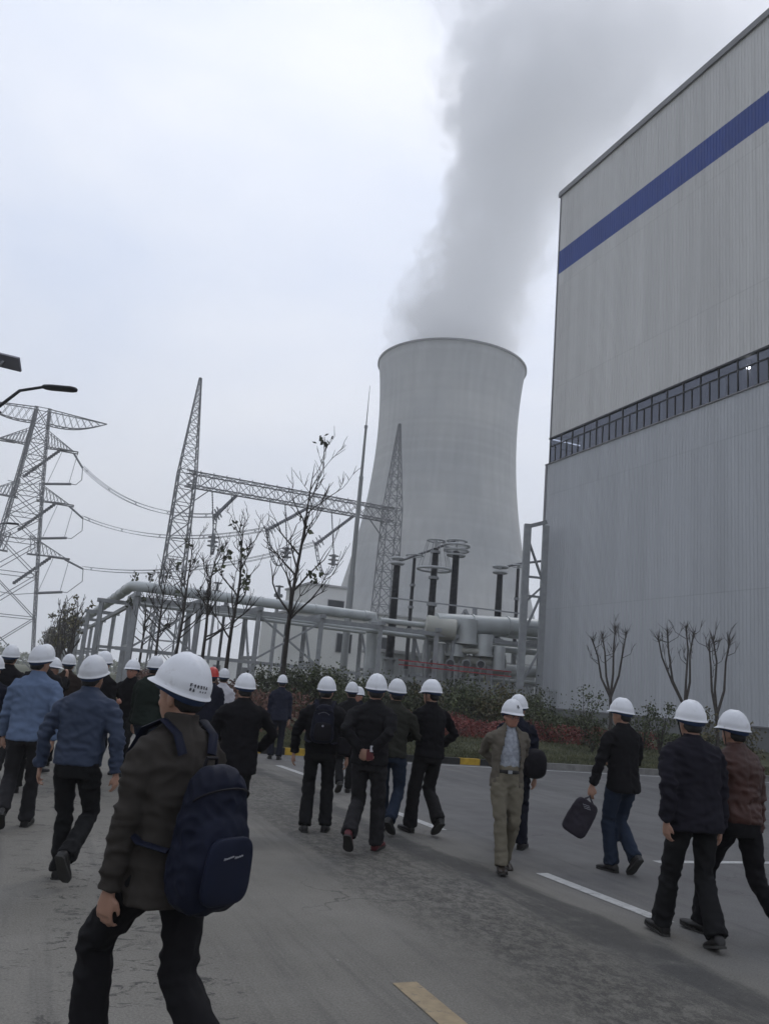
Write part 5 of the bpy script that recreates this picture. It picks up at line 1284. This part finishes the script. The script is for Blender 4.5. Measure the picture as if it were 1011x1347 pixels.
# ---- bags
def bag_mesh(mb, c, sx, sy, sz, M, pw=2.6, taper=.0, seg=28, rings=18):
    vs = []; fs = []
    for i in range(rings+1):
        ph = PI*(.03+.94*i/rings)
        for k in range(seg):
            th = 2*PI*k/seg
            def sp(v, e): return math.copysign(abs(v)**e, v)
            e1 = 2/pw; x = sp(math.sin(ph), e1*.8)*sp(math.cos(th), e1); y = sp(math.sin(ph), e1*.8)*sp(math.sin(th), e1); z = -sp(math.cos(ph), e1*.9)
            q = 1-taper*(z*.5+.5)
            vs.append(M @ Vector((c[0]+sx*x*q, c[1]+sy*y*q, c[2]+sz*z)))
    for i in range(rings):
        for k in range(seg): fs.append((i*seg+k, i*seg+(k+1) % seg, (i+1)*seg+(k+1) % seg, (i+1)*seg+k))
    fs += [tuple(range(seg-1,-1,-1)), tuple(rings*seg+k for k in range(seg))]
    mb.add(vs, fs)
M_nyl = cloth('navy_nylon', (.008,.010,.022), .55, .25); M_nyl2 = cloth('navy_nylon_panel', (.010,.013,.028), .5, .2); M_logo = mat('silver_print', (.30,.30,.33), .5, .1, 5); M_bkn = cloth('black_nylon', (.012,.011,.014), .6)
def backpack(pk, name, label, w_, h_, d_, zc, yc, tilt, m, mp_, logo=None, grp=None):
    t0, J = P[pk]; Wm = worldmat(t0); dz = J['dz']; up = J['up']
    cw = Wm @ up(0, yc, zc); t = thing(name, cw, label, 'backpack', grp)
    L0 = Matrix.Translation(-cw) @ Wm @ Matrix.Translation(up(0, yc, zc)) @ Matrix.Rotation(R(tilt), 4, 'X')
    b = MB(); bag_mesh(b, (0,0,0), w_/2, d_/2, h_/2, L0, 2.7, .22)
    bag_mesh(b, (0,-d_*.20,-h_*.14), w_*.47, d_*.42, h_*.34, L0, 2.9, .15)
    me = remesh(b, .008, 5)
    s0 = Vector((3.3, 8.1, 1.7)); wrinkle(me, lambda c: .010*noise.noise(c*9+s0)+.006*(1-2.4*abs(noise.noise(c*17+s0))))
    finish(me, 'bag_body', m, t)
    b = MB(); bag_mesh(b, (w_*.02,-d_*.60,-h_*.17), w_*.36, .020, h_*.23, L0, 3.4, .08); b.build('front_pocket', mp_, t, True, local=True)
    b = MB()
    b.tube([L0 @ Vector((w_*.30*math.sin(a), -d_*(.36), h_*(.30)+.0)+Vector((0,-abs(math.cos(a))*.01,0))[:]) if False else L0 @ Vector((w_*.40*math.sin(a), -d_*.12-.30*d_*abs(math.cos(a)), h_*.30*math.cos(a)*.35+h_*.27)) for a in [PI*(k/16)-PI/2 for k in range(17)]], .0045, 6); b.build('zip', M_bkn, t, True, local=True)
    b = MB(); b.tube([L0 @ Vector(p_) for p_ in ((-.03,d_*.30,h_*.47),(-.025,d_*.30,h_*.53),(.025,d_*.30,h_*.53),(.03,d_*.30,h_*.47))], .008, 8); b.build('handle', M_bkn, t, True, local=True)
    Wl = Matrix.Translation(-cw) @ Wm
    for sg in (-1,1):
        pts = [up(sg*.075,-.135,1.36), up(sg*.095,-.115,1.44), up(sg*.105,-.03,1.488), up(sg*.125,.065,1.445), up(sg*.140,.128,1.34), up(sg*.150,.130,1.20), up(sg*.185,.075,1.08), up(sg*.185,-.05,1.02), up(sg*.12,-.15,1.0)]
        b = MB(); b.tube([Wl @ p_ for p_ in pts], [(.024,.008)]*9, 8, ref=Wl.to_3x3() @ Vector((1,0,0))); b.build('strap', m, t, True, local=True)
    if logo: logo(t, L0, w_, h_, d_)
    return t
def logo_script(t, L0, w_, h_, d_):
    b = MB(); r = random.Random(4); y = -d_*.60-.0225
    for k in range(9):
        x = -.040+k*.010+ (.004 if k > 4 else 0); z0 = -.045+(.018*(k/9))-(0.008 if k > 4 else 0)
        hh = .010 if k in (0,5) else .007
        b.bar(L0 @ Vector((x, y, z0)), L0 @ Vector((x+.003, y, z0+hh)), .0022); b.bar(L0 @ Vector((x, y, z0+hh*.5)), L0 @ Vector((x+.008, y, z0+hh*.6)), .002); b.bar(L0 @ Vector((x+.006, y, z0)), L0 @ Vector((x+.008, y, z0+hh*.9)), .002)
    b.build('logo', M_logo, t, local=True)
def logo_arc(t, L0, w_, h_, d_):
    b = MB(); y = -d_*.5-.012
    for k in range(12):
        a = R(130-k*7.5); p0 = Vector((.09*math.cos(a), y+.012, h_*.22+.09*math.sin(a)-.05)); p1 = Vector((.10*math.cos(a+.03), y+.012, h_*.22+.10*math.sin(a)-.05)); b.bar(L0 @ p0, L0 @ p1, .003)
    b.build('logo', M_logo, t, local=True); c = MB(); c.tube([L0 @ Vector((.0,y-.012,-.01)), L0 @ Vector((.0,y-.02,-.01))], .012, 12); c.build('badge', M_logo, t, local=True)
backpack('front', 'backpack', 'large bulging navy backpack with a small silver logo on the closest man', .335, .55, .22, 1.06, -.245, 5, M_nyl, M_nyl2, logo_script, 'backpacks')
backpack('m5', 'backpack', 'flat dark daypack with a curved emblem on the man in the middle group', .30, .44, .13, 1.22, -.195, 4, cloth('daypack_navy', (.011,.012,.022), .7), M_bkn, logo_arc, 'backpacks')
# camera bag at the side of the daypack man, dark satchel of the man behind, handbag, paper
def hanging_bag(pk, off, size, label, cat, name, m, yaw=0, strap_to=None, handles=False, tilt=0, roll=0, pw=4.2):
    t0, J = P[pk]; Wm = worldmat(t0); c = Wm @ (Vector(off)); t = thing(name, c, label, cat); rz = t0.rotation_euler.z+R(yaw)
    L0 = Matrix.Rotation(rz, 4, 'Z') @ Matrix.Rotation(R(tilt), 4, 'X') @ Matrix.Rotation(R(roll), 4, 'Y')
    b = MB(); bag_mesh(b, (0,0,0), size[0]/2, size[1]/2, size[2]/2, L0, pw, .08); me = remesh(b, .008, 2); wrinkle(me, lambda q: .004*noise.noise(q*22)); finish(me, 'bag_body', m, t)
    if strap_to:
        b = MB(); pts = [(Wm @ Vector(p_))-c for p_ in strap_to]; b.tube(pts, (.014,.004), 6); b.build('strap', m, t, True, local=True)
    if handles:
        wv = (Wm @ (J['wr']['L']+J['hd']['L'].normalized()*.11))-c
        b = MB()
        for sg in (-1,1):
            for yy in (-1,1): b.tube([L0 @ Vector((yy*.07*0+sg*size[0]*.22, yy*size[1]*.4, size[2]*.45)), (L0 @ Vector((sg*size[0]*.10, yy*.012, size[2]*.45))).lerp(wv, .75), wv+Vector((0,0,.0))], .006, 6)
        b.build('handle', m, t, True, local=True)
        b = MB(); 
        for k in range(3): b.box(L0 @ Vector((-.02+k*.014, -size[1]/2-.004, size[2]*.36-k*.012)), (.07,.003,.004), M=(L0.to_3x3() @ Matrix.Rotation(R(-14), 3, 'Y')))
        b.build('trim', M_logo, t, local=True)
    return t, c
t0, J = P['m5']; dz = J['dz']
hanging_bag('m5', (.27,-.02,.98+dz), (.17,.13,.20), 'small black camera bag hanging at the right hip of the daypack man', 'bag', 'camera_bag', M_bkn, strap_to=[(.24,0,1.08+dz),(.10,.14,1.30+dz),(-.08,.0,1.47+dz)])
t0, J = P['behind']; dz = J['dz']
hanging_bag('behind', (.25,-.10,1.0+dz), (.27,.22,.32), 'black soft bag at the hip of the man behind the khaki jacket', 'bag', 'shoulder_bag', M_bkn, pw=2.3, strap_to=[(.20,0,1.15+dz),(.17,-.06,1.35+dz),(.14,-.02,1.46+dz)])
t0, J = P['bag']; w_ = J['wr']['L']
hanging_bag('bag', tuple(w_+Vector((-.13,.02,-.33))), (.27,.08,.37), 'dark checked handbag with two handles swinging from the left hand of the man in jeans', 'handbag', 'handbag', cloth('bag_fabric', (.028,.024,.032), .7, .3), yaw=-26, handles=True, tilt=0, roll=28)
t0, J = P['m7']; Wm = worldmat(t0); c = Wm @ (J['wr']['R']+Vector((.0,-.05,-.03))); t = thing('folded_leaflet', c, 'small red and white leaflet held behind the back of the man with red shoes', 'leaflet')
MB().box((0,0,0), (.07,.012,.10), rz=.3).build('cover', mat('leaflet_red', (.10,.018,.02), .6, .1, 5), t, local=True); MB().box((.012,-.012,.06), (.03,.008,.06), rz=.3).build('page', J_white, t, local=True)
t0, J = P['m9']; Wm = worldmat(t0); c = Wm @ (J['elb']['L']+Vector((-.02,.08,-.02))); t = thing('paper_sheet', c, 'white folded paper held low at the left side of the man looking left', 'paper')
MB().box((0,0,0), (.012,.10,.20), M=Matrix.Rotation(R(25),3,'X')).build('sheet', J_white, t, local=True)

# ------------------------------------------------------------------ haze
hz = MB().box((0, 0, 199), (4300, 4300, 402))
hm = bpy.data.materials.new('haze'); hm.use_nodes = True; t = hm.node_tree; t.nodes.clear()
o_ = t.nodes.new('ShaderNodeOutputMaterial'); pv = t.nodes.new('ShaderNodeVolumePrincipled')
pv.inputs['Color'].default_value = (.985,.985,.99,1); pv.inputs['Density'].default_value = 0.0009; pv.inputs['Anisotropy'].default_value = .2
t.links.new(pv.outputs['Volume'], o_.inputs['Volume'])
tag(hz.build('haze', hm), 'thin pale overcast haze', 'haze', kind='stuff')
